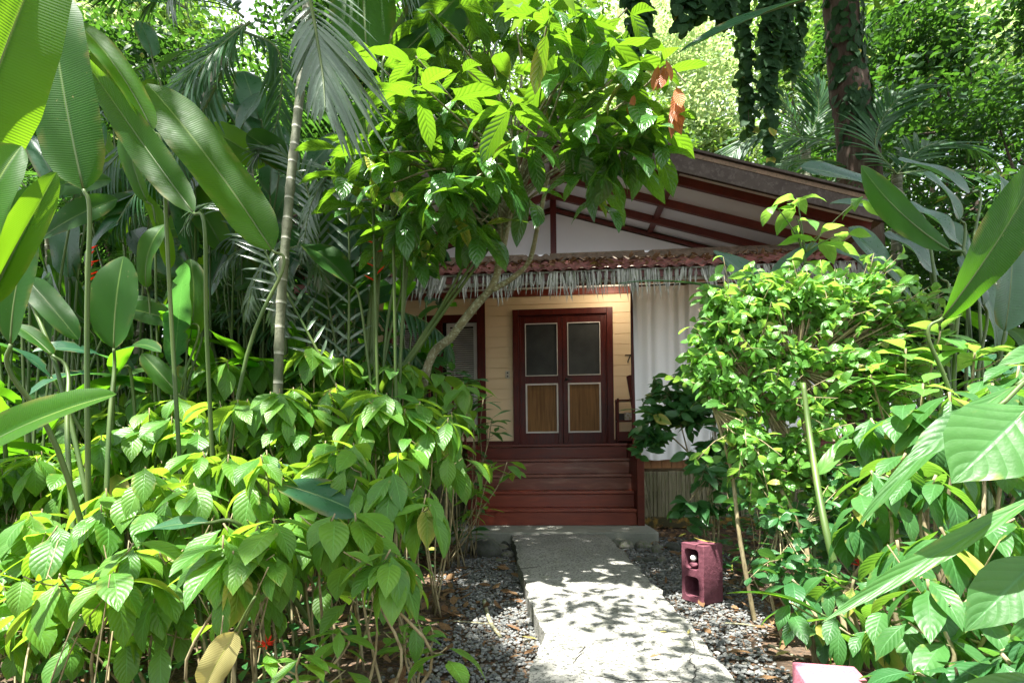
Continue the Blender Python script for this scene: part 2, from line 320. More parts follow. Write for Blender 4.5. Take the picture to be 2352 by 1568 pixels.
b = NB('forest_soil'); c = b.coord('Object'); n1 = b.noise(c, 2.5, 6); n2 = b.noise(c, 28, 6, .7); vo = b.n('ShaderNodeTexVoronoi'); b.set(vo, Vector=c, Scale=38.)
base = b.mix(b.mapr(n1, .35, .65), c3(.055, .038, .025), c3(.13, .095, .065)); base = b.mix(b.mapr(n2, .52, .66), base, c3(.26, .15, .085)); base = b.mix(b.mapr(vo.outputs['Distance'], .25, .1, 0, .3), base, c3(.10, .10, .09))
M['soil'] = b.out(b.pr(base, .95, b.bump(b.math('ADD', n2, vo.outputs['Distance']), 1., .03), .2))
b = NB('gravel_stone'); rn = b.n('ShaderNodeNewGeometry').outputs['Random Per Island']; n2 = b.noise(b.coord('Object'), 120, 3)
base = b.ramp(rn, (0, c3(.055, .06, .058)), (.3, c3(.11, .116, .114)), (.55, c3(.165, .172, .168)), (.72, c3(.11, .095, .07)), (.85, c3(.17, .175, .17)), (1, c3(.27, .27, .26)))
M['gravel'] = b.out(b.pr(b.mix(b.mapr(n2, .4, .7, 0, .4), base, c3(.07, .08, .07)), .8, b.bump(n2, .4, .003), .35))
M['boulder'] = rough_mat('mossy_stone', c3(.10, .10, .085), c3(.19, .18, .15), 8, .9, .6, .01, cc=c3(.08, .11, .035))
M['boulder_dark'] = rough_mat('dark_stone', c3(.045, .047, .042), c3(.085, .085, .075), 12, .9, .7, .01, cc=c3(.05, .065, .03))
M['block'] = rough_mat('maroon_block_paint', c3(.105, .034, .048), c3(.15, .05, .068), 34, .75, 1., .005, cc=c3(.12, .032, .045))
M['pinkblock'] = rough_mat('pink_block_paint', c3(.38, .12, .165), c3(.46, .16, .21), 34, .75, 1., .005, cc=c3(.3, .09, .12))
M['roofsheet'] = rough_mat('red_roof_sheet', c3(.17, .055, .045), c3(.24, .09, .075), 3, .7, .25, .004, cc=c3(.10, .075, .055))
M['roofmoss'] = rough_mat('mossy_roof_sheet', c3(.13, .09, .06), c3(.18, .12, .08), 8, .9, .6, .01, cc=c3(.09, .075, .045))
M['thatch'] = rough_mat('grey_thatch', c3(.26, .265, .235), c3(.42, .42, .38), 9, .8, .4, .004, (1, 1, .15), cc=c3(.10, .13, .06))
M['greyboard'] = rough_mat('grey_green_board', c3(.13, .115, .07), c3(.22, .20, .13), 4, .9, .5, .006, (6, 6, .5), cc=c3(.08, .10, .03))
M['yellowbase'] = rough_mat('yellow_base', c3(.05, .045, .02), c3(.28, .17, .03), 14, .9, .4, lo=.5, hi=.7)
M['outlet'] = rough_mat('outlet_plastic', c3(.6, .56, .45), c3(.64, .6, .5), 4, .4, .02)
M['bowl'] = rough_mat('patterned_ceramic', c3(.6, .6, .62), c3(.3, .25, .12), 30, .4, .05)

# ================================================================== GROUND
GZ = -.13
mb = MB(); n = 90; xs = np.linspace(-70, 70, n); ys = np.linspace(-30, 110, n)
xs = np.sign(xs)*70*(np.abs(xs)/70)**1.6; ys = 4+np.sign(ys-4)*106*(np.abs(ys-4)/106)**1.6
X, Y = np.meshgrid(xs, ys, indexing='ij'); Z = GZ-.015+.02*np.sin(X*2.3+Y)*np.cos(Y*1.7)+np.maximum(0, np.hypot(X, Y-4)-14)*.02
i, j = np.meshgrid(np.arange(n-1), np.arange(n-1), indexing='ij')
mb.add(np.stack([X, Y, Z], -1), np.stack([i*n+j, (i+1)*n+j, (i+1)*n+j+1, i*n+j+1], -1).reshape(-1, 4))
tag(mb.build('ground', M['soil']), 'brown forest soil and leaf litter under the plants', 'ground', kind='structure')
# path: a concrete ribbon with a jog and cracks
pl = [(1176, 1222), (1192, 1290), (1215, 1370), (1250, 1450), (1232, 1500), (1208, 1568)]
pr_ = [(1388, 1222), (1450, 1285), (1520, 1360), (1585, 1430), (1640, 1500), (1690, 1568)]
gl = [G(x, y, -.012) for x, y in pl]; gr_ = [G(x, y, -.012) for x, y in pr_]
gl.append(np.array([gl[-1][0]-.15, -.5, -.012])); gr_.append(np.array([gr_[-1][0]+.05, -.5, -.012]))
LP = np.array(gl); RP = np.array(gr_)
def interp_edge(E, y): return np.interp(y, E[::-1, 1], E[::-1, 0])
mb = MB(); yy = np.linspace(gl[0][1], -.5, 60); tt = np.linspace(0, 1, 15); top = []
for y in yy:
    x0, x1 = interp_edge(LP, y), interp_edge(RP, y); x0 += .008*math.sin(y*23)+.006*math.sin(y*51)+rng.normal(0, .004); x1 += .01*math.sin(y*19+1)+.007*math.sin(y*47)+rng.normal(0, .004)
    for t in tt: top.append((x0+(x1-x0)*t, y, -.012+.004*math.sin(x0*9+t*7+y*5)+rng.normal(0, .0015)-.006*(t in (0, 1))))
top = np.array(top).reshape(60, 15, 3); k = 17
full = np.zeros((60, 17, 3)); full[:, 1:16] = top; full[:, 0] = top[:, 0]; full[:, 16] = top[:, -1]; full[:, 0, 2] = full[:, 16, 2] = -.2
i, j = np.meshgrid(np.arange(59), np.arange(16), indexing='ij')
mb.add(full, np.stack([i*k+j, (i+1)*k+j, (i+1)*k+j+1, i*k+j+1], -1).reshape(-1, 4))
o = mb.build('path', M['path'], smooth=False); tag(o, 'worn concrete garden path leading to the cottage steps', 'path', kind='structure')
mb = MB()
for pts in [[(1585, 1460), (1600, 1490), (1588, 1510), (1602, 1540), (1595, 1568)], [(1332, 1500), (1318, 1530), (1338, 1545), (1430, 1562), (1520, 1560), (1600, 1570)], [(1348, 1482), (1330, 1500)], [(1192, 1305), (1240, 1300)]]:
    w_ = [G(x, y, -.009)+np.array([rng.normal(0, .004), 0, 0]) for x, y in pts]; sp_ = spline(w_, len(w_)*7)
    sp_[:, :2] += rng.normal(0, .003, (len(sp_), 2)); mb.tube(sp_, .0022, .0015, 5, len(sp_))
c_ = mb.build('crack', M['black']); tag(c_, 'dark mossy cracks across the near slabs of the path', 'crack', kind='structure')
# landing slab
mb = MB(); sl_ = [G(1050, 1208, 0), G(1522, 1208, 0), G(1516, 1228, 0), G(1040, 1222, 0)]
q = np.array([G(1035, 1206.5)+[0, .5, 0], G(1490, 1206.5)+[0, .5, 0], G(1500, 1212), G(1513, 1221), G(1508, 1223.5), G(1410, 1222.5), G(1170, 1222.5), G(1030, 1222)])
lo = q.copy(); lo[:, 2] = -.16
mb.add(np.vstack([q, lo]), [(0, 1, 2, 2), (0, 2, 3, 3), (0, 3, 4, 4), (0, 4, 5, 5), (0, 5, 6, 6), (0, 6, 7, 7)]+[(a, a+8, (a+1) % 8+8, (a+1) % 8) for a in range(8)])
o = mb.build('landing_slab', M['slab'], smooth=False); bevel(o, .012, 2); tag(o, 'grey concrete landing slab at the foot of the red steps', 'slab', kind='structure')

# gravel
def ico():
    t = (1+5**.5)/2; v = unit(np.array([(-1, t, 0), (1, t, 0), (-1, -t, 0), (1, -t, 0), (0, -1, t), (0, 1, t), (0, -1, -t), (0, 1, -t), (t, 0, -1), (t, 0, 1), (-t, 0, -1), (-t, 0, 1)], float))
    f = np.array([(0, 11, 5), (0, 5, 1), (0, 1, 7), (0, 7, 10), (0, 10, 11), (1, 5, 9), (5, 11, 4), (11, 10, 2), (10, 7, 6), (7, 1, 8), (3, 9, 4), (3, 4, 2), (3, 2, 6), (3, 6, 8), (3, 8, 9), (4, 9, 5), (2, 4, 11), (6, 2, 10), (8, 6, 7), (9, 8, 1)])
    return v, f
IV, IF = ico()
def pebbles(mb, pos, size):
    n = len(pos); sc_ = np.asarray(size)[:, None]*np.stack([rng.uniform(.8, 1.4, n), rng.uniform(.7, 1.1, n), rng.uniform(.45, .8, n)], 1)
    v = IV[None]*(1+rng.uniform(-.22, .22, (n, 12, 1))); v = v*sc_[:, None]; a = rng.uniform(0, 6.28, n)
    x = v[..., 0]*np.cos(a)[:, None]-v[..., 1]*np.sin(a)[:, None]; y = v[..., 0]*np.sin(a)[:, None]+v[..., 1]*np.cos(a)[:, None]
    v = np.stack([x, y, v[..., 2]], -1)+pos[:, None]
    f = np.hstack([IF, IF[:, :1]]); mb.add(v, (f[None]+(np.arange(n)*12)[:, None, None]).reshape(-1, 4))
cand = np.stack([rng.uniform(-1.3, 3.2, 60000), rng.uniform(1.4, 6.3, 60000)], 1)
xl = interp_edge(LP, cand[:, 1]); xr = interp_edge(RP, cand[:, 1])
dl = xl-cand[:, 0]; dr = cand[:, 0]-xr
wl = .62+.10*np.sin(cand[:, 1]*3); wr = np.interp(cand[:, 1], [1.4, 3, 4, 6.3], [.42, .45, .8, 1.2])+.08*np.sin(cand[:, 1]*4)
pk = np.where((dl > .005) & (dl < wl), 1-np.clip((dl-wl*.65)/(wl*.35), 0, 1)*.8, 0)+np.where((dr > .005) & (dr < wr), 1-np.clip((dr-wr*.65)/(wr*.35), 0, 1)*.8, 0)
cand = cand[rng.uniform(0, 1, 60000) < pk]; cand = cand[:24000]
mb = MB(); pebbles(mb, np.column_stack([cand, GZ+rng.uniform(-.004, .012, len(cand))]), rng.uniform(.006, .0145, len(cand)))
tag(mb.build('gravel', M['gravel'], smooth=False), 'loose blue-grey gravel on both sides of the path', 'gravel', kind='stuff')
# leaf litter as stuff
def litter(n, xr0, xr1, y0, y1, s0, s1):
    B = np.column_stack([rng.uniform(xr0, xr1, n), rng.uniform(y0, y1, n), np.full(n, GZ+.012)+rng.uniform(0, .015, n)])
    xl = interp_edge(LP, B[:, 1]); xr = interp_edge(RP, B[:, 1]); B = B[((B[:, 0] < xl-.45) | (B[:, 0] > xr+.5)) | (((B[:, 0] < xl-.06) | (B[:, 0] > xr+.08)) & (rng.uniform(0, 1, len(B)) < .16))]
    return B
mb = MB(); B = litter(5200, -5, 4, 1.2, 8, .05, .1); d = rdir(len(B), -.15, .2); leaves(mb, B, d, rdir(len(B), .8, 1), rng.uniform(.05, .15, len(B)), rng.uniform(.025, .06, len(B)), rng.uniform(-.8, .8, len(B)), rng.uniform(-.2, .6, len(B)), 'ovate', 4, 2)
tag(mb.build('leaf_litter', M['dry']), 'brown dead leaves covering the soil under the shrubs', 'leaf litter', kind='stuff')
def dead_leaf(px, py, ln, ang, label, mat='dry', z=None):
    z = GZ+.02 if z is None else z; p = G(px, py, z); mb = MB(); a = R(ang)
    leaves(mb, [p], [(math.cos(a), math.sin(a), .05)], [(0, 0, 1)], ln, ln*.4, rng.uniform(-.5, .5), rng.uniform(.3, .7), 'ovate', 8, 4, .06)
    tag(mb.build('dead_leaf', M[mat], loc=p), label, 'dead leaf', 'fallen leaves beside the path')
dead_leaf(1020, 1412, .15, 0, 'long rusty brown dead leaf on the left gravel'); dead_leaf(1095, 1385, .08, 80, 'small ochre dead leaf above the long rusty one')
dead_leaf(1236, 1465, .10, 200, 'olive yellow fallen leaf touching the left edge of the path', 'yellowleaf'); dead_leaf(1216, 1488, .06, 30, 'short red-brown dead leaf beside the olive one')
dead_leaf(1030, 1332, .08, 140, 'pinkish dead leaf near the shrub stems on the left'); dead_leaf(1170, 1508, .06, 10, 'small tan dead leaf on the left gravel near the bottom')
dead_leaf(1215, 1340, .08, 40, 'curled dark leaf against the left path edge'); dead_leaf(1480, 1325, .08, 160, 'curled brown leaf at the right path edge near the block')
dead_leaf(1728, 1500, .13, 150, 'wide tan dead leaf on the right gravel'); dead_leaf(1780, 1505, .10, 20, 'green fallen leaf on the right gravel', 'yellowleaf')
dead_leaf(1845, 1385, .13, 0, 'brown dead leaf behind the right gravel below the shrub'); dead_leaf(1690, 1300, .12, 10, 'dull brown leaf to the right of the maroon block')
dead_leaf(1552, 1402, .05, 20, 'tiny orange leaf on the path right of centre', z=-.003); dead_leaf(1580, 1455, .045, 60, 'tiny yellow leaf on the sunlit slab', 'yellowleaf', z=-.003)
dead_leaf(1515, 1450, .045, 10, 'tiny yellow leaf beside the other one on the slab', 'yellowleaf', z=-.003); dead_leaf(1490, 1508, .06, 5, 'thin brown curl on the bright middle of the path', z=-.003)
dead_leaf(1800, 1560, .12, 170, 'broad brown leaf behind the pink block'); dead_leaf(1190, 1290, .06, 10, 'small dark leaf by the stones left of the path')
def stick(pts, r, label, z=GZ+.02):
    w_ = [G(x, y, z) for x, y in pts]; mb = MB(); mb.tube(w_, r, r*.7, 7, 14, .08)
    tag(mb.build('fallen_stick', M['lichenbark'], loc=w_[0]), label, 'stick', 'sticks on the gravel')
stick([(1112, 1378), (1120, 1410), (1130, 1435), (1150, 1462)], .014, 'thick mossy forked stick on the left gravel'); stick([(1035, 1425), (1080, 1428), (1125, 1432)], .005, 'thin twig touching the mossy stick')
stick([(1665, 1430), (1700, 1432), (1735, 1437)], .006, 'dark twig on the gravel below the maroon block'); stick([(1590, 1310), (1640, 1330), (1700, 1352)], .006, 'thin branch lying behind the maroon block')
stick([(1765, 1480), (1810, 1500), (1850, 1515)], .007, 'brown twig running to the big shrub on the right')

# stones
def stone(px, py, r, label, mat='boulder', fl=.7, z=GZ):
    p = G(px, py, z); bpy_me = bpy.data.meshes.new('stone'); import bmesh
    bm = bmesh.new(); bmesh.ops.create_icosphere(bm, subdivisions=3, radius=1)
    s3 = np.array([rng.uniform(1, 1.25), rng.uniform(.8, 1), fl])*r; ph = rng.uniform(0, 6, 3)
    for v in bm.verts:
        k = 1+.10*math.sin(v.co.x*2.3+ph[0])+.08*math.sin(v.co.y*3.1+ph[1])+.06*math.sin(v.co.z*3.7+v.co.x*2+ph[2])
        v.co = Vector((v.co.x*s3[0]*k, v.co.y*s3[1]*k, v.co.z*s3[2]*k))
    for f in bm.faces: f.smooth = True
    bm.to_mesh(bpy_me); bm.free(); bpy_me.materials.append(M[mat]); o = bpy.data.objects.new('stone', bpy_me); col.objects.link(o)
    o.location = p+np.array([0, 0, r*fl*.45]); o.rotation_euler = (0, 0, rng.uniform(0, 3)); tag(o, label, 'stone', 'stones along the landing slab')
stone(1112, 1276, .155, 'largest dark boulder left of the path head', 'boulder_dark', .72)
stone(1072, 1268, .085, 'tan stone at the left side of the dark boulder'); stone(1122, 1252, .07, 'olive stone behind the dark boulder'); stone(1155, 1262, .07, 'flat oval stone right of the dark boulder', fl=.6)
stone(1158, 1252, .045, 'small grey stone under the slab edge on the left', 'boulder_dark'); stone(1165, 1278, .06, 'pointed stone in the corner of path and slab'); stone(1150, 1290, .055, 'low flat stone in front of the dark boulder', fl=.4)
stone(1145, 1248, .04, 'smallest pebble-like stone behind the oval one')
stone(1417, 1252, .07, 'rounded tan stone right of the path head'); stone(1440, 1258, .075, 'mossy stone next to the rounded tan one'); stone(1478, 1258, .075, 'green-tinged stone in the middle of the right row')
stone(1510, 1268, .08, 'broad dull stone at the right of the row'); stone(1545, 1262, .075, 'dark rounded stone near the slab corner', 'boulder_dark'); stone(1432, 1280, .05, 'mossy stone low at the path edge on the right', 'boulder')
stone(1492, 1288, .06, 'angular grey stone in front of the right row', 'boulder_dark', .5); stone(1470, 1288, .05, 'small dark stone left of the angular one', 'boulder_dark', .5); stone(1575, 1272, .06, 'dark stone just behind the maroon block', 'boulder_dark')
stone(1600, 1258, .06, 'dim stone under the dark bush', 'boulder_dark'); stone(1520, 1290, .045, 'little stone beside the broad dull one', 'boulder')

# ================================================================== CINDER BLOCKS
def rrect(cx, cz, hw, hh, r, n=5):
    out = []
    for (sx, sz, a0) in ((1, 1, 0), (-1, 1, 90), (-1, -1, 180), (1, -1, 270)):
        for k in range(n+1):
            a = R(a0+90*k/n); out.append((cx+sx*(hw-r)+r*math.cos(a), cz+sz*(hh-r)+r*math.sin(a)))
    return out
def block_mesh(Wd, Dp, Ht, holes):
    import bmesh
    cu = bpy.data.curves.new('outline', 'CURVE'); cu.dimensions = '2D'; cu.fill_mode = 'BOTH'; cu.extrude = Dp/2-.003; cu.bevel_depth = .003; cu.bevel_resolution = 2
    for ring in [rrect(0, Ht/2, Wd/2-.003, Ht/2-.003, .004, 2)]+holes:
        s = cu.splines.new('POLY'); s.points.add(len(ring)-1); s.use_cyclic_u = True
        for p, (x, y) in zip(s.points, ring): p.co = (x, y, 0, 1)
    ob = bpy.data.objects.new('tmp', cu); col.objects.link(ob); dg = bpy.context.evaluated_depsgraph_get()
    me = bpy.data.meshes.new_from_object(ob.evaluated_get(dg)); bpy.data.objects.remove(ob)
    me.transform(Matrix.Rotation(R(90), 4, 'X')); return me
def holes_(w0=.030, w1=.048):
    out = []
    for cz in (.103, .288):
        ring = []
        for (x, z) in rrect(-.008, cz, .062, .070, .028): ring.append((x, z))
        out.append(ring)
    return out
p = G(1598, 1378, GZ+.012)+np.array([.045, .0, 0]); blk = empty('cinder_block', p, 'maroon painted cinder block standing upright on the gravel right of the path', 'cinder block', rz=R(-60))
me = block_mesh(.19, .185, .39, holes_()); o = bpy.data.objects.new('shell', me); col.objects.link(o); me.materials.clear(); me.materials.append(M['block']); o.parent = blk
mb = MB(); mb.box((-.085, .065, .01), (.085, .088, .38)); o = mb.build('back_web', M['block'], blk, world=False, smooth=False)
fwd = np.array([math.sin(R(-60))*1., -math.cos(R(-60)), 0])  # block's open side
def blocal(x, y, z): a = R(-60); return p+np.array([x*math.cos(a)-y*math.sin(a), x*math.sin(a)+y*math.cos(a), z])
def ball(name, c, r, mat, label, cat, sq=1.):
    bm_ = MB(); u = np.linspace(0, 2*math.pi, 25); v = np.linspace(0, math.pi, 14)
    U, V = np.meshgrid(u, v, indexing='ij'); k = 1+(0 if sq == 1 else .08*np.sin(U*3+V*4))
    pts = np.stack([np.cos(U)*np.sin(V)*k, np.sin(U)*np.sin(V)*k, np.cos(V)*sq], -1)*r+c
    i, j = np.meshgrid(np.arange(24), np.arange(13), indexing='ij'); bm_.add(pts, np.stack([i*14+j, i*14+j+1, (i+1)*14+j+1, (i+1)*14+j], -1).reshape(-1, 4))
    return tag(bm_.build(name, M[mat], loc=c), label, cat)
ball('stone', blocal(-.012, -.062, .246), .030, 'block', 'maroon painted stone inside the upper hole of the block', 'stone', .72)
ball('lamp_bulb', blocal(-.012, -.066, .292), .0215, 'whitetrim', 'round white bulb resting on the painted stone in the block', 'bulb')
mb = MB(); leaves(mb, [blocal(.10, .02, .405)], [(-1, -.1, .0)], [(0, 0, 1)], .16, .045, -.5, .5, 'lance', 8, 4)
tag(mb.build('dead_leaf', M['yellowleaf'], loc=blocal(0, 0, .4)), 'yellow-green curled leaf lying on top of the maroon block', 'dead leaf')
p2 = G(1915, 1568, GZ+.015)
pa = P(1905, 1556, 1.74)
blk2 = empty('cinder_block', (pa[0]+.02, pa[1]+.02, GZ+.015), 'sunlit pink cinder block cut off by the bottom edge', 'cinder block', rz=R(-14))
me = block_mesh(.19, .185, pa[2]-GZ-.015+.0, [rrect(0, .09, .055, .05, .02)]); o = bpy.data.objects.new('shell', me); col.objects.link(o); me.materials.clear(); me.materials.append(M['pinkblock']); o.parent = blk2; o.scale = (1, 1, 1)

# ================================================================== COTTAGE
cot = empty('cottage', HO, 'small cream timber cottage with dark red double doors, white gable and red steps', 'cottage', rz=-HA)
def HB(name, mat, f, parent=cot, bev=0, smooth=False):
    mb = MB(); f(mb); o = mb.build(name, M[mat] if isinstance(mat, str) else mat, parent, world=False, smooth=smooth)
    if bev: bevel(o, bev)
    return o
FW = .95   # porch floor level
WV = 2.2   # door wall plane
# --- steps
uL, _ = H(1108, 1231, -.1); uR, _ = H(1493, 1231, -.1)
for k in range(5):
    v0 = -.1+k*.2; z1 = FW*(k+1)/5; nar = .0
    mt = 'step' if k < 2 else 'stepworn' if k < 4 else 'redwood'
    def f(mb, k=k, v0=v0, z1=z1):
        mb.box((uL, v0, FW*k/5+(.0 if k else .0)), (uR, v0+.024, z1-.034)); mb.box((uL-.0, v0-.018, z1-.032), (uR, v0+(.225 if k < 4 else .9), z1))
    o = HB('step', mt, f, bev=.006)
    if k in (2, 3): o['label'] = 'worn brownish step with pale scuffs'
HB('stringer', 'redwood', lambda mb: [mb.box((uR+.002, -.14, 0), (uR+.085, .05, .78)), mb.box((uR+.003, .05, 0), (uR+.08, .75, .94))], bev=.006)
HB('stringer', 'redwood', lambda mb: mb.box((uL-.06, -.1, 0), (uL-.002, .75, .94)), bev=.006)
# --- porch floor and front beam, skirting
uP, _ = H(1487, 1000, .72)
HB('porch_floor', 'redwood', lambda mb: [mb.box((-3.7, .72, FW-.05), (uL-.07, WV-.02, FW-.002)), mb.box((uR+.09, .72, FW-.05), (3.7, WV-.02, FW-.002)), mb.box((uL-.066, .83, FW-.05), (uR+.086, WV-.02, FW-.04))])
def f(mb):
    x = uR+.16
    for k in range(30):
        if x > 3.5: break
        wd = rng.uniform(.10, .15); mb.box((x, .74+rng.uniform(0, .008), .62), (x+wd-.005, .77, .93)); x += wd
HB('porch_board', 'orangewood', f, bev=.003)
def f(mb):
    x = uR+.15
    while x < 3.5:
        wd = rng.uniform(.035, .06); y = .68+rng.uniform(-.012, .012); mb.box((x, y, -.1), (x+wd-.004, y+.018, .58+rng.uniform(-.004, .01))); x += wd
HB('skirting_boards', 'greyboard', f, bev=.003)
def f(mb):
    x = -3.9
    while x < uL-.1:
        wd = rng.uniform(.05, .08); mb.box((x, .68, -.1), (x+wd-.004, .70, .58)); x += wd
HB('skirting_boards', 'greyboard', f, bev=.003)
HB('footing', 'yellowbase', lambda mb: mb.box((uR+.14, .62, -.14), (3.5, .78, .0)), bev=.01)
HB('footing', 'yellowbase', lambda mb: mb.box((-3.9, .64, -.14), (uL-.1, .78, .0)), bev=.01)
def f(mb):
    n = 60; B = np.column_stack([rng.uniform(uR+.12, uR+.17, n), rng.uniform(.48, .66, n), rng.uniform(.56, .66, n)])
    d = np.column_stack([rng.uniform(-.05, .45, n)-.2, rng.uniform(-.25, .1, n), -np.ones(n)]); leaves(mb, B, d, rdir(n), rng.uniform(.45, .68, n), rng.uniform(.015, .04, n), rng.uniform(-.2, .3, n), .5, 'strap', 5, 2)
mbx = MB(); f(mbx); o = mbx.build('palm_broom', M['greyboard'], cot, world=False); o.parent = None; o.location = HO; o.rotation_euler = (0, 0, -HA)
tag(o, 'dried palm sheath hanging beside the right end of the steps', 'dry palm leaf')
# --- door wall with boards
u0, _ = H(1139, 900, WV); u1, _ = H(1500, 900, WV); uFl, _ = H(1203, 880, WV); uFr, _ = H(1437, 880, WV); _, wT = H(1320, 724, WV); _, wTop = H(1200, 697, WV)
def f(mb):
    z = FW+.06; k = 0
    while z < wTop+.3:
        h = .166
        for (a, b_) in ((-3.7, uFl), (uFr, 3.7)) if z+h < wT else ((-3.7, 3.7),):
            if a == -3.7 and z < 2.95 and z > 1.0:
                for (c, d) in ((-3.7, -2.62), (-1.22, b_)): mb.box((c, WV-.012, z+.003), (min(d, b_), WV+.03, z+h-.003))
            else: mb.box((a, WV-.012, z+.003), (b_, WV+.03, z+h-.003))
        z += h; k += 1
HB('siding_wall', 'cream', f, bev=.0025)
HB('wall_back', 'cream', lambda mb: [mb.box((-3.7, WV+.001, .2), (-2.62, WV+.1, 3.6)), mb.box((-1.22, WV+.001, .2), (uFl, WV+.1, 3.6)), mb.box((uFr, WV+.001, .2), (3.7, WV+.1, 3.6)), mb.box((uFl, WV+.001, wT), (uFr, WV+.1, 3.6)), mb.box((-2.62, WV+.001, .2), (-1.22, WV+.1, 1.2)), mb.box((-2.62, WV+.001, 2.95), (-1.22, WV+.1, 3.6)), mb.box((3.62, WV+.101, .2), (3.7, WV+6, 3.5)), mb.box((-3.7, WV+.101, .2), (-3.62, WV+6, 3.5)), mb.box((-3.62, WV+5.9, .2), (3.62, WV+6, 4.3))])
HB('baseboard', 'redwood', lambda mb: mb.box((-3.7, WV-.03, FW), (uFl-.002, WV-.013, FW+.06)), bev=.003)
HB('baseboard', 'redwood', lambda mb: mb.box((uFr+.002, WV-.03, FW), (3.7, WV-.013, FW+.06)), bev=.003)
HB('wall_top_beam', 'step', lambda mb: mb.box((-3.7, WV-.05, wTop), (3.7, WV-.013, wTop+.10)), bev=.004)
HB('cornice', 'whitetrim', lambda mb: mb.box((-3.7, WV-.07, wTop+.103), (3.7, WV-.013, wTop+.16)), bev=.003)
# door frame
def f(mb):
    a, b_ = uFl, uFr; t = .095
    mb.box((a, WV-.05, FW), (a+t, WV+.06, wT)); mb.box((b_-t, WV-.05, FW), (b_, WV+.06, wT)); mb.box((a+t+.001, WV-.052, wT-t), (b_-t-.001, WV+.058, wT))
    mb.box((a+t+.001, WV-.02, FW), (a+t+.025, WV+.05, wT-t-.001)); mb.box((b_-t-.025, WV-.02, FW), (b_-t-.001, WV+.05, wT-t-.001)); mb.box((a+t+.026, WV-.02, wT-t-.025), (b_-t-.026, WV+.05, wT-t-.001))
HB('door_frame', 'redwood_v', f, bev=.004)
def rectH(x0, y0, x1, y1, v): a, b_ = H(x0, y1, v); c, d = H(x1, y0, v); return a, b_, c, d
din0, din1 = uFl+.121, uFr-.121; mid = (din0+din1)/2; dtop = wT-.121; DV = WV-.0
def door(a, b_, scr, pan, right):
    def f(mb):
        (s0, s1, s2, s3), (p0, p1, p2, p3) = scr, pan; v0, v1 = DV-.012, DV+.03
        mb.box((a, v0, FW), (s0, v1, dtop)); mb.box((s2, v0, FW), (b_, v1, dtop)); mb.box((s0, v0+.001, s3), (s2, v1, dtop)); mb.box((s0, v0+.001, p3), (s2, v1, s1)); mb.box((s0, v0+.001, FW), (s2, v1, p1))
    d = HB('door', 'redwood_v', f, bev=.003)
    def ring(mb, r, t, v0, v1):
        a0, b0, a1, b1 = r; mb.box((a0, v0, b0), (a0+t, v1, b1)); mb.box((a1-t, v0, b0), (a1, v1, b1)); mb.box((a0+t, v0, b1-t), (a1-t, v1, b1)); mb.box((a0+t, v0, b0), (a1-t, v1, b0+t))
    HB('screen', 'screen', lambda mb: mb.box((scr[0]+.004, DV+.004, scr[1]+.004), (scr[2]-.004, DV+.012, scr[3]-.004)), d)
    HB('screen_trim', 'whitetrim', lambda mb: ring(mb, scr, .013, DV-.022, DV-.002), d)
    HB('wood_panel', 'teak', lambda mb: mb.box((pan[0]+.004, DV+.004, pan[1]+.004), (pan[2]-.004, DV+.012, pan[3]-.004)), d)
    HB('panel_trim', 'whitetrim', lambda mb: ring(mb, pan, .024, DV-.022, DV-.002), d)
    if right:
        def h(mb):
            z = (scr[1]+pan[3])/2; x = a+.05; mb.tube([(x, DV-.012, z), (x, DV-.05, z)], .022, .022, 10, 3); mb.tube([(x, DV-.05, z), (x+.05, DV-.055, z), (x+.09, DV-.05, z-.01)], .009, .008, 8, 6)
        HB('handle', 'metal', h, d, smooth=True)
    return d
sL = rectH(1231, 757, 1304, 882, WV); pL = rectH(1233, 898, 1306, 1015, WV); sR = rectH(1333, 755, 1408, 881, WV); pR = rectH(1336, 897, 1412, 1015, WV)
wS0, wS1, wP0, wP1 = sL[1], sL[3], pL[1], pL[3]
hw = (sL[2]-sL[0])/2+.005
for (a, b_, rt) in ((din0, mid-.003, False), (mid+.003, din1, True)):
    c = (a+b_)/2; door(a, b_, (c-hw, wS0, c+hw, wS1), (c-hw, wP0, c+hw, wP1), rt)
# number 7
u7, w7 = H(1472, 841, WV)
HB('house_number', 'metal', lambda mb: [mb.bar((u7-.05, WV-.02, w7+.055), (u7+.045, WV-.02, w7+.06), .012, .014, (0, 0, 1)), mb.tube([(u7+.042, WV-.02, w7+.06), (u7+.02, WV-.02, w7+.02), (u7-.002, WV-.02, w7-.03), (u7-.005, WV-.02, w7-.062)], .008, .008, 6, 12)])
uo, wo_ = H(1190, 878, WV)
ou = HB('outlet', 'outlet', lambda mb: mb.box((uo-.035, WV-.024, wo_-.06), (uo+.035, WV-.0125, wo_+.06)), bev=.004)
HB('socket', 'metal', lambda mb: mb.box((uo-.012, WV-.026, wo_+.012), (uo+.012, WV-.0235, wo_+.04)), ou)
HB('socket', 'metal', lambda mb: mb.box((uo-.012, WV-.026, wo_-.04), (uo+.012, WV-.0235, wo_-.012)), ou)
ul, wl = H(1447, 668, 2.05)
lampm = NB('lamp_glow'); em = lampm.n('ShaderNodeEmission'); lampm.set(em, Color=c3(1, .72, .42), Strength=3.); M['glow'] = lampm.out(em.outputs[0])
lm = HB('porch_lamp', 'whitetrim', lambda mb: mb.tube([(ul-.05, 1.6, 3.475), (ul-.05, 1.6, 3.43)], .055, .05, 14, 3), smooth=True)
HB('bulb', 'glow', lambda mb: mb.tube([(ul-.05, 1.6, 3.428), (ul-.05, 1.6, 3.40), (ul-.05, 1.6, 3.36)], .02, .024, 12, 6), lm, smooth=True)
pl_ = bpy.data.lights.new('porch_lamp_light', 'POINT'); pl_.energy = 3.4; pl_.color = (1, .84, .64); pl_.shadow_soft_size = .05
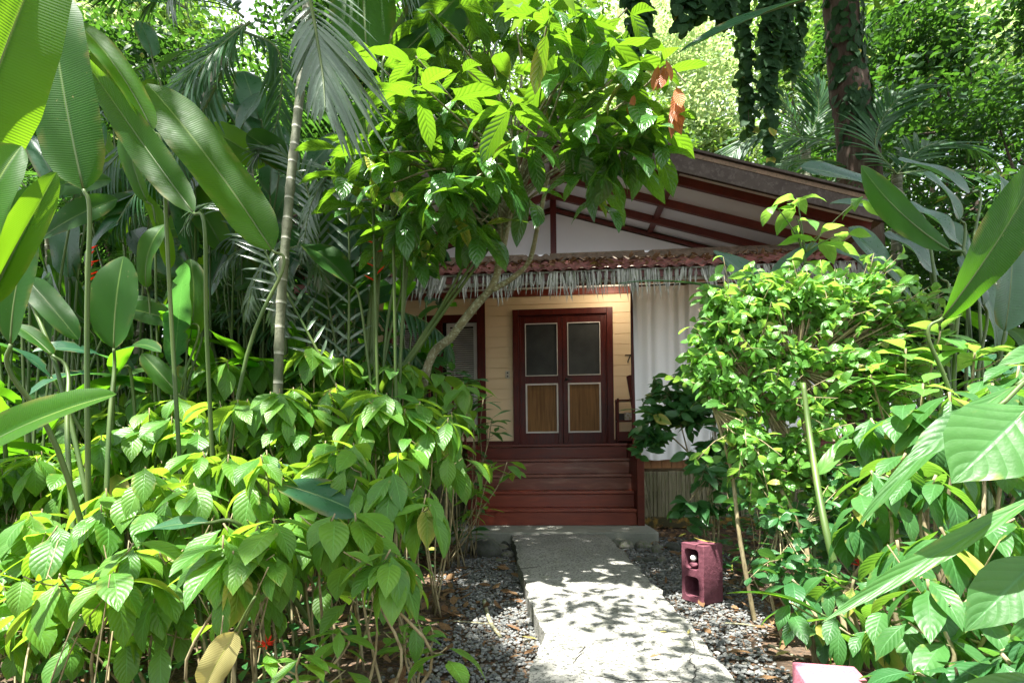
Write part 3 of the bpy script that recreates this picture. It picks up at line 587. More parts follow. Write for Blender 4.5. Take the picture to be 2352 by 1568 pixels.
plo = bpy.data.objects.new('porch_lamp_light', pl_); col.objects.link(plo); plo.parent = cot; plo.location = (ul-.05, 1.6, 3.32)
# corner post left of the door boards, window with louvred shutters
uc0, _ = H(1120, 880, WV); uc1, _ = H(1139, 880, WV)
HB('corner_post', 'redwood_v', lambda mb: mb.box((uc0, WV-.06, FW), (uc1, WV-.014, wTop)), bev=.004)
win = HB('window', 'redwood_v', lambda mb: [mb.box((-2.72, WV-.04, 2.92), (uc0-.002, WV-.013, 3.04)), mb.box((-2.72, WV-.04, FW+.9), (-2.62, WV-.013, 2.918)), mb.box((-1.92, WV-.035, 1.2), (-1.80, WV+.02, 2.918)), mb.box((-2.72, WV-.05, 1.1), (uc0-.002, WV-.013, 1.2))], bev=.003)
def shut(x0, x1, nm='shutter'):
    def f(mb):
        z0, z1 = 1.21, 2.91; t = .055; mb.box((x0, WV-.01, z0), (x0+t, WV+.03, z1)); mb.box((x1-t, WV-.01, z0), (x1, WV+.03, z1)); mb.box((x0+t, WV-.009, z1-t), (x1-t, WV+.03, z1)); mb.box((x0+t, WV-.009, z0), (x1-t, WV+.03, z0+t)); mb.box((x0+t, WV-.009, 1.92), (x1-t, WV+.03, 1.97))
        z = z0+t+.01
        while z < z1-t-.02: mb.bar((x0+t, WV+.012, z+.01), (x1-t, WV+.012, z+.01), .036, .005, (0, -.6, .8)); z += .034
    HB(nm, 'shutter', f, win)
us0, _ = H(1047, 820, WV); us1, _ = H(1118, 820, WV)
shut(us0, us1); shut(-2.60, -2.12)
HB('unlit_room_panel', 'black', lambda mb: [mb.box((-2.62, WV+.05, 1.15), (-1.22, WV+.09, 2.96)), mb.box((uFl+.01, WV+.065, FW-.02), (uFr-.01, WV+.085, wT))])  # flat black panels painted as the unlit interior behind window and door
# chair rail visible left on the porch
HB('porch_rail', 'redwood', lambda mb: [mb.box((-3.2, .75, FW+.83), (uL-.02, .82, FW+.88))]+[mb.box((x, .765, FW), (x+.03, .80, FW+.83)) for x in np.arange(-3.15, uL-.08, .16)], bev=.004)
# porch posts
_, wB = H(1487, 655, .72)
for x in (uP-.045, -3.3, 3.35): HB('porch_post', 'redwood_v', lambda mb, x=x: mb.box((x+.02, .72, FW if x < 0 or x > 3 else .8), (x+.085, .80, 3.05)), bev=.005)
HB('porch_beam', 'step', lambda mb: mb.box((-3.7, .70, 3.052), (3.5, .82, 3.17)), bev=.005)
HB('porch_ceiling', 'white', lambda mb: mb.box((-3.6, .86, 3.48), (3.6, WV-.08, 3.50)))
# --- gable roof
AP = 4.62; SL = .30; EV = 3.82
zr = lambda u, off=0.: AP-SL*abs(u)+off
HB('gable_wall', 'white', lambda mb: [mb.add([(-3.8, WV+.02, 3.45), (3.8, WV+.02, 3.45), (3.8, WV+.02, zr(3.8)), (0, WV+.02, zr(0)), (-3.8, WV+.02, zr(3.8)), (-3.8, WV+.1, 3.45), (3.8, WV+.1, 3.45), (3.8, WV+.1, zr(3.8)), (0, WV+.1, zr(0)), (-3.8, WV+.1, zr(3.8))], [(0, 1, 3, 3), (1, 2, 3, 3), (0, 3, 4, 4), (5, 8, 6, 6), (6, 8, 7, 7), (5, 9, 8, 8)])])
def slab(mb, off, th, v0, v1, e=EV):
    for s in (-1, 1):
        p = [(0, v0, zr(0, off)), (s*e, v0, zr(e, off)), (s*e, v1, zr(e, off)), (0, v1, zr(0, off))]
        q = [(a, b_, c+th) for a, b_, c in p]
        mb.add(p+q, [(0, 1, 2, 3), (7, 6, 5, 4), (0, 4, 5, 1), (1, 5, 6, 2), (2, 6, 7, 3), (0, 3, 7, 4)])
HB('ceiling_panel', 'white', lambda mb: slab(mb, .10, .02, .03, WV+.01))
HB('gable_roof', 'roofmoss', lambda mb: slab(mb, .125, .05, -.03, 9., EV+.12))
def rafter(mb, v, wd, ht, zc, e=EV):
    for s in (-1, 1): mb.bar((s*.0, v, zr(0, zc)), (s*e, v, zr(e, zc)), wd, ht)
fa = HB('fascia', 'fascia', lambda mb: rafter(mb, -.0, .045, .25, .06, EV+.1), bev=.004)
HB('fascia_cap', 'fascia', lambda mb: rafter(mb, -.02, .09, .03, .20, EV+.12), bev=.003)
for v in (.42, 1.08, 1.68): HB('rafter', 'rafter', lambda mb, v=v: rafter(mb, v, .06, .11, .05), bev=.004)
HB('gable_trim', 'rafter', lambda mb: rafter(mb, WV-.01, .04, .05, .04), bev=.003)
for s in (-1, 1):
    for uu in (1.5,): HB('purlin', 'rafter', lambda mb, s=s, uu=uu: mb.box((s*uu-.04, .03, zr(uu, .045)), (s*uu+.04, WV, zr(uu, .098))), bev=.003)
HB('king_post', 'redwood_v', lambda mb: mb.box((-.045, 1.72, 3.4), (.045, 1.80, AP+.05)), bev=.004)
HB('ridge_beam', 'rafter', lambda mb: mb.box((-.035, .03, AP-.02), (.035, WV, AP+.095)), bev=.003)
# --- porch roof of corrugated sheet: front edge v=-.32 w=3.08, back edge v=.82
def corr(u0, u1, va, wa, vb, wb, amp=.017, pitch=.14, dz=0.):
    mb = MB(); n = int((u1-u0)/pitch*10); us = np.linspace(u0, u1, n); m = 8; out = []
    for th in (0, .006):
        for k in range(m): t = k/(m-1); out.append(np.column_stack([us, np.full(n, va+(vb-va)*t), wa+(wb-wa)*t+amp*np.sin(us*2*math.pi/pitch)+dz+th+.004*np.sin(us*3+k)]))
    v = np.vstack(out); i, j = np.meshgrid(np.arange(m-1), np.arange(n-1), indexing='ij')
    f = np.stack([i*n+j, i*n+j+1, (i+1)*n+j+1, (i+1)*n+j], -1).reshape(-1, 4); top_ = f+m*n
    e = np.arange(n-1); fr = np.stack([e, m*n+e, m*n+e+1, e+1], -1)
    mb.add(v, np.vstack([f[:, ::-1], top_, fr])); return mb
_, wE = H(1302, 632, -.32); _, wK = H(1302, 604, .82)
PR = (wK-wE)/1.14
proof = corr(-2.95, 3.45, -.32, wE, .5, wE+.82*PR).build('porch_roof', M['roofsheet'], cot, world=False)
HB('ridge_sheet', 'roofmoss', lambda mb: mb.add(*(lambda q: (np.vstack(q.v), np.vstack(q.f)))(corr(-2.95, 3.45, .32, wE+.64*PR+.03, .86, wE+1.18*PR+.03, .016))), smooth=True)
HB('flashing', 'roofmoss', lambda mb: [mb.box((-.1+x0, .84, wK+.035), (x1, .90, wK+.065)) for x0, x1 in ((-2.8, -.4), (.05, 1.2), (1.4, 3.2))])
HB('eave_board', 'redwood', lambda mb: mb.box((-2.9, -.255, wE-.10), (3.4, -.235, wE+.030)))
HB('gutter_board', 'whitetrim', lambda mb: mb.box((-2.9, -.20, wE-.12), (3.4, -.17, wE-.03)))
mb = MB(); n = 420; uu = rng.uniform(-2.8, 3.35, n); vv = rng.uniform(-.28, .35, n)
B = np.column_stack([uu, vv, wE+(vv+.32)*PR+.025]); leaves(mb, B, rdir(n, -.1, .4), rdir(n, .7, 1), rng.uniform(.05, .12, n), rng.uniform(.03, .06, n), rng.uniform(-1, 1, n), .5, 'ovate', 4, 2)
o = mb.build('roof_litter', M['dry'], cot, world=False); o.parent = None; o.location = HO; o.rotation_euler = (0, 0, -HA); tag(o, 'dead brown leaves caught on the corrugated porch roof', 'leaf litter', kind='stuff')
# --- thatch fringe
mb = MB(); n = 560; uu = np.sort(rng.uniform(-2.9, 3.5, n)); gr2 = np.sin(uu*7.3)*.5+np.sin(uu*17.1)*.4+np.sin(uu*3.1)*.4
B = np.column_stack([uu, -.28+rng.uniform(-.025, .03, n), np.full(n, wE-.01)])
sl_ = np.where(uu > 1.6, .30, np.where(uu < -1.2, -.3, 0))+gr2*.12+rng.normal(0, .06, n)
ln = rng.uniform(.17, .36, n)*(1+.15*gr2); d = np.column_stack([sl_, rng.normal(0, .06, n)-.05, -np.ones(n)])
leaves(mb, B, d, np.column_stack([rng.normal(0, .5, n), -np.ones(n), np.zeros(n)]), ln, rng.uniform(.012, .028, n), rng.normal(0, .3, n), rng.uniform(.5, .9, n), 'strap', 6, 2, twist=rng.normal(0, .5, n))
leaves(mb, B+[0, .02, 0], np.column_stack([sl_*.5, np.zeros(n), -np.ones(n)]), [(0, -1, 0)], rng.uniform(.12, .19, n), rng.uniform(.02, .045, n), 0, .5, 'strap', 3, 2)
mb.tube([(-2.9, -.26, wE-.01), (3.5, -.26, wE-.01)], .012, .012, 6, 4)
o = mb.build('thatch_fringe', M['thatch'], cot, world=False); o.parent = None; o.location = HO; o.rotation_euler = (0, 0, -HA)
tag(o, 'grey dried palm leaf fringe hanging under the corrugated porch roof edge', 'palm fringe')
# --- curtain
ca, cb_ = uP+.02, 3.3; _, cw0 = H(1600, 1077, .70); cw1 = 2.98
mb = MB(); n = 360; m = 26; us = np.linspace(0, 1, n); out = []
ph = np.interp(np.linspace(0, 1, n), np.linspace(0, 1, 30), np.cumsum(rng.uniform(.25, 1.9, 30))); ph = (ph-ph[0])/(ph[-1]-ph[0])*2*math.pi*12; am = np.interp(np.linspace(0, 1, n), np.linspace(0, 1, 22), rng.uniform(.25, 1.2, 22))
for k in range(m):
    t = k/(m-1); amp = (.022*(1-t)**.8+.016*t)*am; drift = .35*np.sin(us*9+t*1.4)
    x = ca+(cb_-ca)*us-(.03*(1-t)*(us < .03)); y = .68+amp*np.sin(ph+drift)+.012*np.sin(ph*.37+t*2); z = cw1+(cw0-cw1)*t+.006*np.sin(ph*.5)*(t > .95)
    out.append(np.column_stack([x, y, np.full(n, 1.)*z]))
i, j = np.meshgrid(np.arange(m-1), np.arange(n-1), indexing='ij'); mb.add(np.vstack(out), np.stack([i*n+j, (i+1)*n+j, (i+1)*n+j+1, i*n+j+1], -1).reshape(-1, 4))
b = NB('curtain_cloth'); nz = b.noise(b.coord('Object', (2, 2, 1)), 3, 4); p1 = b.pr(b.mix(b.mapr(nz, .3, .7), c3(.88, .90, .91), c3(.92, .93, .93)), .9, b.bump(b.noise(b.coord('Object'), 60, 2), .1, .001), .2)
tl = b.n('ShaderNodeBsdfTranslucent'); b.set(tl, Color=c3(.75, .78, .78)); mx = b.n('ShaderNodeMixShader'); b.set(mx, i0=.25, i1=p1, i2=tl.outputs[0]); M['curtain'] = b.out(mx.outputs[0])
o = mb.build('curtain', M['curtain'], cot, world=False); o.parent = None; o.location = HO; o.rotation_euler = (0, 0, -HA)
tag(o, 'long white cloth curtain closing the right side of the porch', 'curtain')
mb = MB(); mb.tube([(ca-.05, .68, cw1+.012), (cb_+.1, .68, cw1+.012)], .012, .012, 8, 4); mb.build('curtain_rod', M['metal'], cot, world=False)
# --- rocking chair and shelf on the porch
uc, wc = H(1476, 965, 1.7)
def loc_h(u, v, w_): return HO+HU*u+HV*v+np.array([0, 0, w_])
us_a, ws_a = H(1444, 950, 1.95); us_b, _ = H(1492, 950, 1.95)
shf = empty('porch_shelf', loc_h(us_a, 1.95, FW), 'open reddish shelf rack on the porch right of the door', 'shelf', rz=-HA)
HB('side_post', 'redwood_v', lambda mb: [mb.box((0, -.12, 0), (.03, -.09, .68)), mb.box((0, .12, 0), (.03, .15, .68))], shf, .003)
HB('side_post', 'redwood_v', lambda mb: [mb.box((.62, -.12, 0), (.65, -.09, .68)), mb.box((.62, .12, 0), (.65, .15, .68))], shf, .003)
for z in (.64, .33): HB('shelf_board', 'redwood', lambda mb, z=z: mb.box((.032, -.115, z), (.618, .145, z+.022)), shf, .003)
HB('drawer_box', 'redwood', lambda mb: mb.box((.032, -.115, .04), (.618, .145, .18)), shf, .003)
HB('side_rail', 'redwood', lambda mb: [mb.box((.004, -.089, z), (.026, .119, z+.02)) for z in (.64,)], shf)
HB('side_rail', 'redwood', lambda mb: mb.box((.004, -.089, .33), (.026, .119, .35)), shf)
HB('side_rail', 'redwood', lambda mb: mb.box((.004, -.089, .05), (.026, .119, .07)), shf)
mb = MB(); c0 = loc_h(us_a+.18, 1.95, FW+.356); mb.box(c0-[.06, .04, 0], c0+[.06, .04, .11]); o = mb.build('picture_box', M['bowl'], loc=c0, smooth=False); tag(o, 'small patterned box on the porch shelf', 'box')
mb = MB(); c0 = loc_h(us_a+.07, 1.95, FW+.356); mb.box(c0-[.04, .04, 0], c0+[.04, .04, .10]); o = mb.build('dark_box', M['screen'], loc=c0, smooth=False); tag(o, 'small dark box left of the patterned one on the shelf', 'box')
uk, wk = H(1470, 882, 1.3)
ch = empty('porch_chair', loc_h(uk+.12, 1.3, FW), 'brown high-backed wooden chair half hidden by the curtain', 'chair', rz=-HA)
HB('backrest', 'redwood_v', lambda mb: mb.add([(-.13, 0, wk-FW), (-.09, .0, wk-FW+.02), (.30, 0, wk-FW+.02), (.30, .0, .42), (-.05, 0, .42), (-.13, .03, wk-FW), (-.09, .03, wk-FW+.02), (.30, .03, wk-FW+.02), (.30, .03, .42), (-.05, .03, .42)], [(0, 1, 4, 4), (1, 2, 3, 4), (5, 9, 6, 6), (6, 9, 8, 7), (0, 5, 6, 1), (1, 6, 7, 2), (2, 7, 8, 3), (3, 8, 9, 4), (4, 9, 5, 0)]), ch, .004)
HB('seat', 'redwood', lambda mb: mb.box((-.06, -.42, .38), (.34, .03, .415)), ch, .004)
for x, y in ((-.05, -.4), (.30, -.4), (-.05, .0), (.30, .0)): HB('leg', 'redwood_v', lambda mb, x=x, y=y: mb.box((x, y, 0), (x+.03, y+.03, .379)), ch, .002)
HB('armrest', 'redwood', lambda mb: [mb.box((-.10, -.42, .60), (-.05, .0, .625)), mb.box((-.09, -.41, .416), (-.06, -.38, .60))], ch, .003)

# ================================================================== PLANTS
UPV = np.array([0, 0, 1.])
def plant(name, base, label, cat, group=None): return empty(name, base, label, cat, group)
def finish(root, fol, stem, fm, sm, fn='foliage', sn='stem'):
    if fol.n: fol.build(fn, fm, root)
    if stem.n: stem.build(sn, sm, root)
def face(D, toward=None, up=.5):
    """upper side normal for a leaf with direction D, facing partly camera, partly the sky"""
    n = np.array([0, -1., 0])*(1-up)+UPV*up
    return n
def whorl(fol, c, n, L, W, kind='ovate', el=(-.5, .4), bend=(.7, 1.5), fold=.3, nv=9, nu=4, wave=.02, m=0, yaw0=None, serr=0.):
    a = (rng.uniform(0, 6.28) if yaw0 is None else yaw0)+np.arange(n)*2.4+rng.normal(0, .2, n)
    e = rng.uniform(*el, n); d = np.column_stack([np.cos(a)*np.cos(e), np.sin(a)*np.cos(e), np.sin(e)])
    N = np.column_stack([-np.cos(a)*np.sin(e), -np.sin(a)*np.sin(e), np.cos(e)])+rng.normal(0, .15, (n, 3))
    Ls = L*rng.uniform(.7, 1.15, n); B = c+d*.01+np.column_stack([np.zeros(n), np.zeros(n), -np.linspace(0, 1, n)*L*.25])
    leaves(fol, B, d, N, Ls, W*Ls/L*rng.uniform(.85, 1.15, n), rng.uniform(*bend, n), rng.uniform(fold*.5, fold*1.4, n), kind, nv, nu, wave, m, rng.normal(0, .25, n), serr)
# ---- 1. drooping-leaved shrubs of the left bed
def outline_y(px):   # top of the left bed in overview px
    return -22+np.interp(px, [-60, 60, 150, 230, 330, 420, 560, 700, 830, 950, 1020, 1080, 1120], [1010, 1010, 985, 960, 905, 860, 880, 840, 850, 880, 900, 930, 980])
def shrub(tips, base, label, group, mat='shrub', L=.21, W=.10, nl=(7, 11), name='shrub', stemr=.007, sub=True, el=(-1.15, .0), bend=(.45, 1.1), serr=0.):
    root = plant(name, base, label, 'shrub', group); fol, st = MB(), MB()
    for tp in tips:
        b0 = base+np.array([rng.normal(0, .06), rng.normal(0, .06), 0]); h = tp[2]-b0[2]
        m1 = b0+(tp-b0)*.45+np.array([rng.normal(0, .05), rng.normal(0, .05), 0]); m2 = b0+(tp-b0)*.8+np.array([rng.normal(0, .03), rng.normal(0, .03), 0])
        pts = spline([b0, m1, m2, tp], 14); st.tube([b0, m1, m2, tp], stemr, stemr*.45, 5, 14, .06)
        whorl(fol, tp, rng.integers(*nl), L, W, el=el, bend=bend, serr=serr)
        if sub:
            for k in range(rng.integers(1, 4)):                       # lower pairs and side twigs
                q = pts[rng.integers(5, 12)]; a = rng.uniform(0, 6.28); tw = q+np.array([math.cos(a), math.sin(a), .5])*rng.uniform(.06, .16)
                st.tube([q, (q+tw)/2+[0, 0, -.01], tw], stemr*.5, stemr*.3, 4, 5); whorl(fol, tw, rng.integers(2, 5), L*.85, W*.85, el=el, bend=bend)
    finish(root, fol, st, M[mat], M['stem']); return root
rows = [('back', 4.6, -25, .30, 12), ('middle', 3.6, 60, .27, 11), ('near', 2.75, 190, .25, 9), ('front', 2.15, 350, .215, 8)]
ords = ['first', 'second', 'third', 'fourth', 'fifth', 'sixth', 'seventh', 'eighth', 'ninth', 'tenth', 'eleventh', 'twelfth']
GR = 'drooping shrubs of the left bed'
for ri, (rn, D0, dy, L, n) in enumerate(rows):
    x1 = {0: 1075, 1: 1040, 2: 985, 3: 900}[ri]
    for k in range(n):
        px = -40+(x1+40)*(k+.5)/n; tips = []
        for q in range(6 if ri < 2 else 4):
            qx = px+rng.uniform(-.5, .5)*(x1+40)/n; qy = outline_y(qx)+dy+rng.uniform(-5, 95)*(1 if q else 0); tips.append(P(qx, qy, D0+rng.uniform(-.35, .35)))
        tips = np.array(tips); base = np.array([tips[:, 0].mean(), tips[:, 1].mean()+rng.uniform(-.1, .25), GZ])
        xl = interp_edge(LP, base[1]) if base[1] < 6 else 9
        base[0] = min(base[0], xl-.55)
        shrub(list(tips), base, f'light green drooping-leaved shrub, {ords[n-1-k]} from the path in the {rn} row of the left bed', GR, L=L*.92, W=L*.44)
# a few shrubs at the right end with flat dark leaves next to the steps
shrub([P(1070, 870, 5.3), P(1110, 915, 5.2), P(1040, 850, 5.3), P(1130, 960, 5.1), P(1085, 950, 5.), P(1120, 985, 5.)], np.array([P(1080, 1100, 5.3)[0], 5.3, GZ]), 'dark green spreading shrub just left of the red steps', None, 'shrub_dark', .22, .08, (7, 10), el=(-.2, .5), bend=(.1, .6))
shrub([P(1130, 1065, 4.6), P(1165, 1060, 4.5), P(1090, 1120, 4.7)], np.array([P(1030, 1200, 4.9)[0], 4.9, GZ]), 'thin shrub reaching a leafy twig across the lower steps', None, 'shrub', .2, .09, (4, 6), el=(-.4, .2), bend=(.2, .8))
shrub([P(1085, 1170, 5.2), P(1050, 1130, 5.2), P(1075, 1220, 5.1), P(1040, 1200, 5.)], np.array([P(1050, 1250, 5.2)[0], 5.2, GZ]), 'low dark shrub at the left end of the landing slab', None, 'shrub_dark', .19, .085, (6, 9), el=(-.2, .4), bend=(.2, .8))
shrub([P(960, 1450, 2.3), P(985, 1430, 2.4), P(930, 1480, 2.25)], np.array([P(950, 1560, 2.3)[0], 2.3, GZ]), 'small bright seedling shrub at the near corner of the left bed', None, 'shrub', .11, .045, (4, 6), el=(-.2, .4), bend=(.2, .7))
shrub([P(690, 1500, 1.75), P(780, 1440, 1.85)], np.array([P(720, 1700, 1.8)[0], 1.9, GZ]), 'smooth-leaved bright sprig at the bottom of the left bed', None, 'shrub', .15, .06, (6, 8), el=(-.6, .1), bend=(.2, .7))
shrub([P(800, 830, 5.6), P(880, 825, 5.5), P(940, 815, 5.4), P(985, 830, 5.5), P(720, 850, 5.6), P(840, 800, 5.8)], np.array([P(870, 1100, 5.6)[0], 5.6, GZ]), 'dark broad-leaved shrub under the window', None, 'shrub_dark', .27, .12, (7, 10), el=(-.2, .6), bend=(.3, 1.))

# ---- 2. heliconias: explicit big paddles with petioles to a clump
def paddle(fol, st, base, tip, wpx, D, D2=None, nrm=None, bend=.5, fold=.28, wave=.075, kind='paddle', root_pt=None, pr=.010, twist=0., m=0, sag=None, nv=44, rpx=None):
    a = P(*base, D); t = P(*tip, D if D2 is None else D2); d = t-a; L = np.linalg.norm(d); N = np.array([.15, -.75, .65]) if nrm is None else np.array(nrm, float)
    dn = unit(d); N = unit(N-dn*(N@dn)); d0 = dn*math.cos(bend/2)+N*math.sin(bend/2); N0 = N*math.cos(bend/2)-dn*math.sin(bend/2)
    L2 = L*(bend/2)/math.sin(bend/2) if abs(bend) > .01 else L
    leaves(fol, [a], [d0], [N0], L2, wpx/F*(D+(D2 or D))/2*1.05, bend, fold, kind, nv, 10, wave, m, twist, ripple=3.5, tear=.0)
    S = [a+d0*L2*(math.sin(bend*s)/bend if abs(bend) > .01 else s)-N0*L2*((1-math.cos(bend*s))/bend if abs(bend) > .01 else 0) - N0*.003 for s in np.linspace(0, .92, 10)]
    st.tube(S, pr*.75, pr*.12, 6, 14)
    if root_pt is not None:
        rp = np.array(root_pt, float); mid = a*.5+rp*.5+np.array([0, 0, .12*(a[2]-rp[2])])+(a-d0*.3-rp)*.08; st.tube([rp, mid, a-d0*.12, a], pr*1.35, pr*.8, 7, 18)
def clump(name, base, label, specs, mat='helic', group=None, cat='heliconia', smat='greenstem'):
    root = plant(name, base, label, cat, group); fol, st = MB(), MB()
    for s in specs:
        s = dict(s); s.setdefault('root_pt', base+np.array([rng.normal(0, .08), rng.normal(0, .08), 0])); paddle(fol, st, **s)
    finish(root, fol, st, M[mat], M[smat], sn='stems'); return root
def gp(px, D): q = P(px, CY, D); return np.array([q[0], D, GZ])
E = lambda base, tip, w, D, **k: dict(base=base, tip=tip, wpx=w, D=D, **k)
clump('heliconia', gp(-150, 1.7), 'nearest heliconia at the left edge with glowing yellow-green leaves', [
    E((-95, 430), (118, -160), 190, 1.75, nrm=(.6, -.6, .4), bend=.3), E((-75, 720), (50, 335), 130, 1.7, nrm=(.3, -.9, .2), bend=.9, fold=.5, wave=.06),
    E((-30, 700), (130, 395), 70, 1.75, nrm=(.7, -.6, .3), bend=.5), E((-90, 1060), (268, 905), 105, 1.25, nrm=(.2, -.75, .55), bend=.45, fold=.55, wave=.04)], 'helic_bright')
clump('heliconia', gp(230, 2.7), 'tall heliconia with one upright dark backlit leaf near the left edge', [
    E((192, 435), (112, -50), 150, 2.6, nrm=(.1, -.95, .1), bend=.25, fold=.2), E((25, 790), (75, 520), 85, 2.3, nrm=(0, -.95, .2), bend=.35), E((262, 800), (284, 588), 105, 3., nrm=(0, -.9, .4), bend=.3),
    E((120, 815), (30, 745), 45, 3., nrm=(0, -.3, .9)), E((60, 640), (180, 780), 60, 3.2)], 'helic')
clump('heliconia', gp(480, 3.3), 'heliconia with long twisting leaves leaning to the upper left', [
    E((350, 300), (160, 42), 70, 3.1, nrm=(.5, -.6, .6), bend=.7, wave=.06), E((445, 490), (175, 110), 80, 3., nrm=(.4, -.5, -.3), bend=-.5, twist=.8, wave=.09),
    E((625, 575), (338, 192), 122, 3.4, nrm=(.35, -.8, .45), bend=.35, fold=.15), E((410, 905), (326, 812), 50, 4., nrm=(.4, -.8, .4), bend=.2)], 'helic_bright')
clump('heliconia', gp(860, 4.4), 'tall heliconia with many bare green stalks left of the cottage gable', [
    E((845, 150), (825, -160), 150, 4.2, nrm=(0, -.95, .1), bend=.2), E((905, 140), (1120, -90), 130, 4., nrm=(-.3, -.8, -.4), bend=-.3), E((960, 110), (960, -100), 80, 4.1, nrm=(.3, -.9, 0)),
    E((850, 430), (832, 235), 80, 4.8, nrm=(.1, -.9, .3), bend=.3), E((920, 640), (925, 500), 62, 4.8, nrm=(-.2, -.9, .3), bend=.2), E((805, 655), (690, 560), 90, 4.4, nrm=(.3, -.5, .8), bend=.7, wave=.08),
    E((880, 620), (800, 690), 60, 4.6, nrm=(.1, -.4, .9), bend=.6), E((960, 560), (1000, 640), 45, 4.5, bend=.5)], 'helic')
root = plant('heliconia', gp(850, 4.7), 'bundle of leaning olive heliconia stalks in front of the porch roof', 'heliconia'); fol, st = MB(), MB()
bp = gp(800, 4.7)
for (tx, ty, r) in ((1130, 560, .022), (1115, 560, .016), (1090, 600, .02), (1100, 540, .014), (1060, 620, .018)):
    top_ = P(tx, ty, 4.5); mid_ = P(960+rng.uniform(-14, 14), 790, 4.7); st.tube([bp+[rng.normal(0, .05), 0, 0], P(850, 980, 4.75), mid_, top_], r*1.3, r*.55, 8, 24)
    paddle(fol, st, (tx, ty), (tx+rng.uniform(20, 60), ty-rng.uniform(110, 170)), 45, 4.5, pr=.01)
for (tx, ty) in ((846, 250), (868, 300), (905, 330), (930, 420), (890, 470)):
    st.tube([bp+[rng.normal(.1, .05), 0, 0], P(858+rng.uniform(-10, 10), 700, 4.7), P(tx, ty, 4.5)], .026, .014, 8, 20)
finish(root, fol, st, M['helic'], M['greenstem'], sn='stems')
clump('heliconia', gp(560, 5.6), 'heliconia group with pale upright leaves in the middle of the left thicket', [
    E((490, 330), (472, 190), 75, 5.6, nrm=(.2, -.8, .5)), E((545, 320), (625, 195), 70, 5.6, nrm=(-.3, -.7, .6)), E((600, 340), (560, 200), 70, 6), E((620, 420), (650, 290), 60, 5.8), E((390, 470), (345, 330), 50, 5.5),
    E((560, 560), (500, 470), 60, 5.4), E((480, 680), (540, 540), 50, 5.2), E((640, 680), (700, 560), 50, 5.6), E((350, 130), (322, 50), 45, 6., nrm=(.5, -.7, .6)), E((430, 620), (370, 560), 60, 5.5, nrm=(0, -.3, 1))], 'banana')
def random_clump(px, D, n, hmin, hmax, label, mat, spread=.5, wid=.17, Ln=(.5, .95), group=None, name='heliconia'):
    base = gp(px, D); root = plant(name, base, label, 'heliconia', group); fol, st = MB(), MB()
    for k in range(n):
        a = rng.uniform(0, 6.28); h = rng.uniform(hmin, hmax); out = rng.uniform(.05, spread)*(h/hmax); b0 = base+np.array([rng.normal(0, .15), rng.normal(0, .15), 0])
        top_ = b0+np.array([math.cos(a)*out, math.sin(a)*out, h]); d = unit(np.array([math.cos(a)*rng.uniform(.2, .9), math.sin(a)*rng.uniform(.2, .9), rng.uniform(.3, 1)])); N = unit(np.array([-math.cos(a), -math.sin(a), 1.1])+rng.normal(0, .3, 3))
        L = rng.uniform(*Ln); st.tube([b0, b0*.45+top_*.55+[0, 0, .1], top_-d*.08, top_], .016, .009, 6, 12)
        bd = rng.uniform(.4, 1.5); leaves(fol, [top_], [d], [N], L, wid*rng.uniform(.75, 1.2), bd, .3, 'paddle', 24, 6, .06, twist=rng.normal(0, .5), tear=.1)
    finish(root, fol, st, M[mat], M['greenstem'], sn='stems')
for (px, D, n, a, b_, lb, mt) in [
    (-150, 4.2, 12, .6, 1.9, 'dense heliconia clump at the far left edge behind the bed', 'helic'), (60, 5.2, 14, .7, 2.3, 'shaded heliconia clump behind the left bed near the edge', 'banana'),
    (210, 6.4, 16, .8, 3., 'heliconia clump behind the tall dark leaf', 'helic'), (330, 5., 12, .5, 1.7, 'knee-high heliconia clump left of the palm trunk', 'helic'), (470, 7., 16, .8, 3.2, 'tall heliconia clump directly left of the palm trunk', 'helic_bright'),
    (610, 6.2, 12, .5, 2., 'heliconia clump at the foot of the ringed palm', 'banana'), (740, 6.6, 16, .8, 2.9, 'heliconia clump between palm trunk and porch', 'helic'), (790, 5.4, 12, .5, 1.6, 'low heliconia clump just left of the window shrub', 'banana'),
    (120, 8.5, 16, 1., 3.8, 'distant heliconia clump at the upper left', 'helic_bright'), (400, 9., 16, 1.5, 4.2, 'distant heliconia clump seen through the palm fronds', 'helic_bright'), (640, 8.6, 16, 1.5, 4., 'distant heliconia clump behind the palm trunk', 'helic'),
    (-60, 3.3, 7, .3, .95, 'low dark heliconia near the left edge', 'helic'), (2300, 7., 14, .8, 2.6, 'heliconia clump deep in the shade at the right edge', 'banana'), (2120, 8., 12, .8, 2.2, 'heliconia clump in the shade right of the cottage eave', 'helic'), (2500, 4.5, 12, .8, 2., 'heliconia clump beyond the right edge', 'helic')]:
    random_clump(px, D, n, a, b_, lb, mt)
for (px, D, n, a, b_, lb, mt) in [(60, 3.9, 13, .5, 1.7, 'dark heliconia filling the space under the upright backlit leaf', 'helic'), (240, 4.3, 14, .5, 1.9, 'dark heliconia under the twisting leaves', 'helic'), (400, 4.4, 14, .4, 1.8, 'dark heliconia just left of the ringed palm trunk foot', 'banana'), (560, 4.8, 12, .4, 1.7, 'dark heliconia right of the ringed palm trunk foot', 'helic'), (-100, 5.8, 16, 1., 3.3, 'tall heliconia mass behind the far left leaves', 'helic'), (300, 7.2, 18, 1.2, 4., 'tall heliconia mass below the feathery palm', 'helic'), (720, 5.2, 12, .6, 2.2, 'heliconia left of the bundle of stalks', 'helic'), (820, 5.5, 12, 1.2, 2.9, 'tall dark heliconia in front of the left roof slope', 'helic'), (930, 5.6, 8, 1.4, 2.9, 'dark heliconia leaves over the left end of the porch roof', 'banana')]:
    random_clump(px, D, n, a, b_, lb, mt, spread=.8, wid=.2)
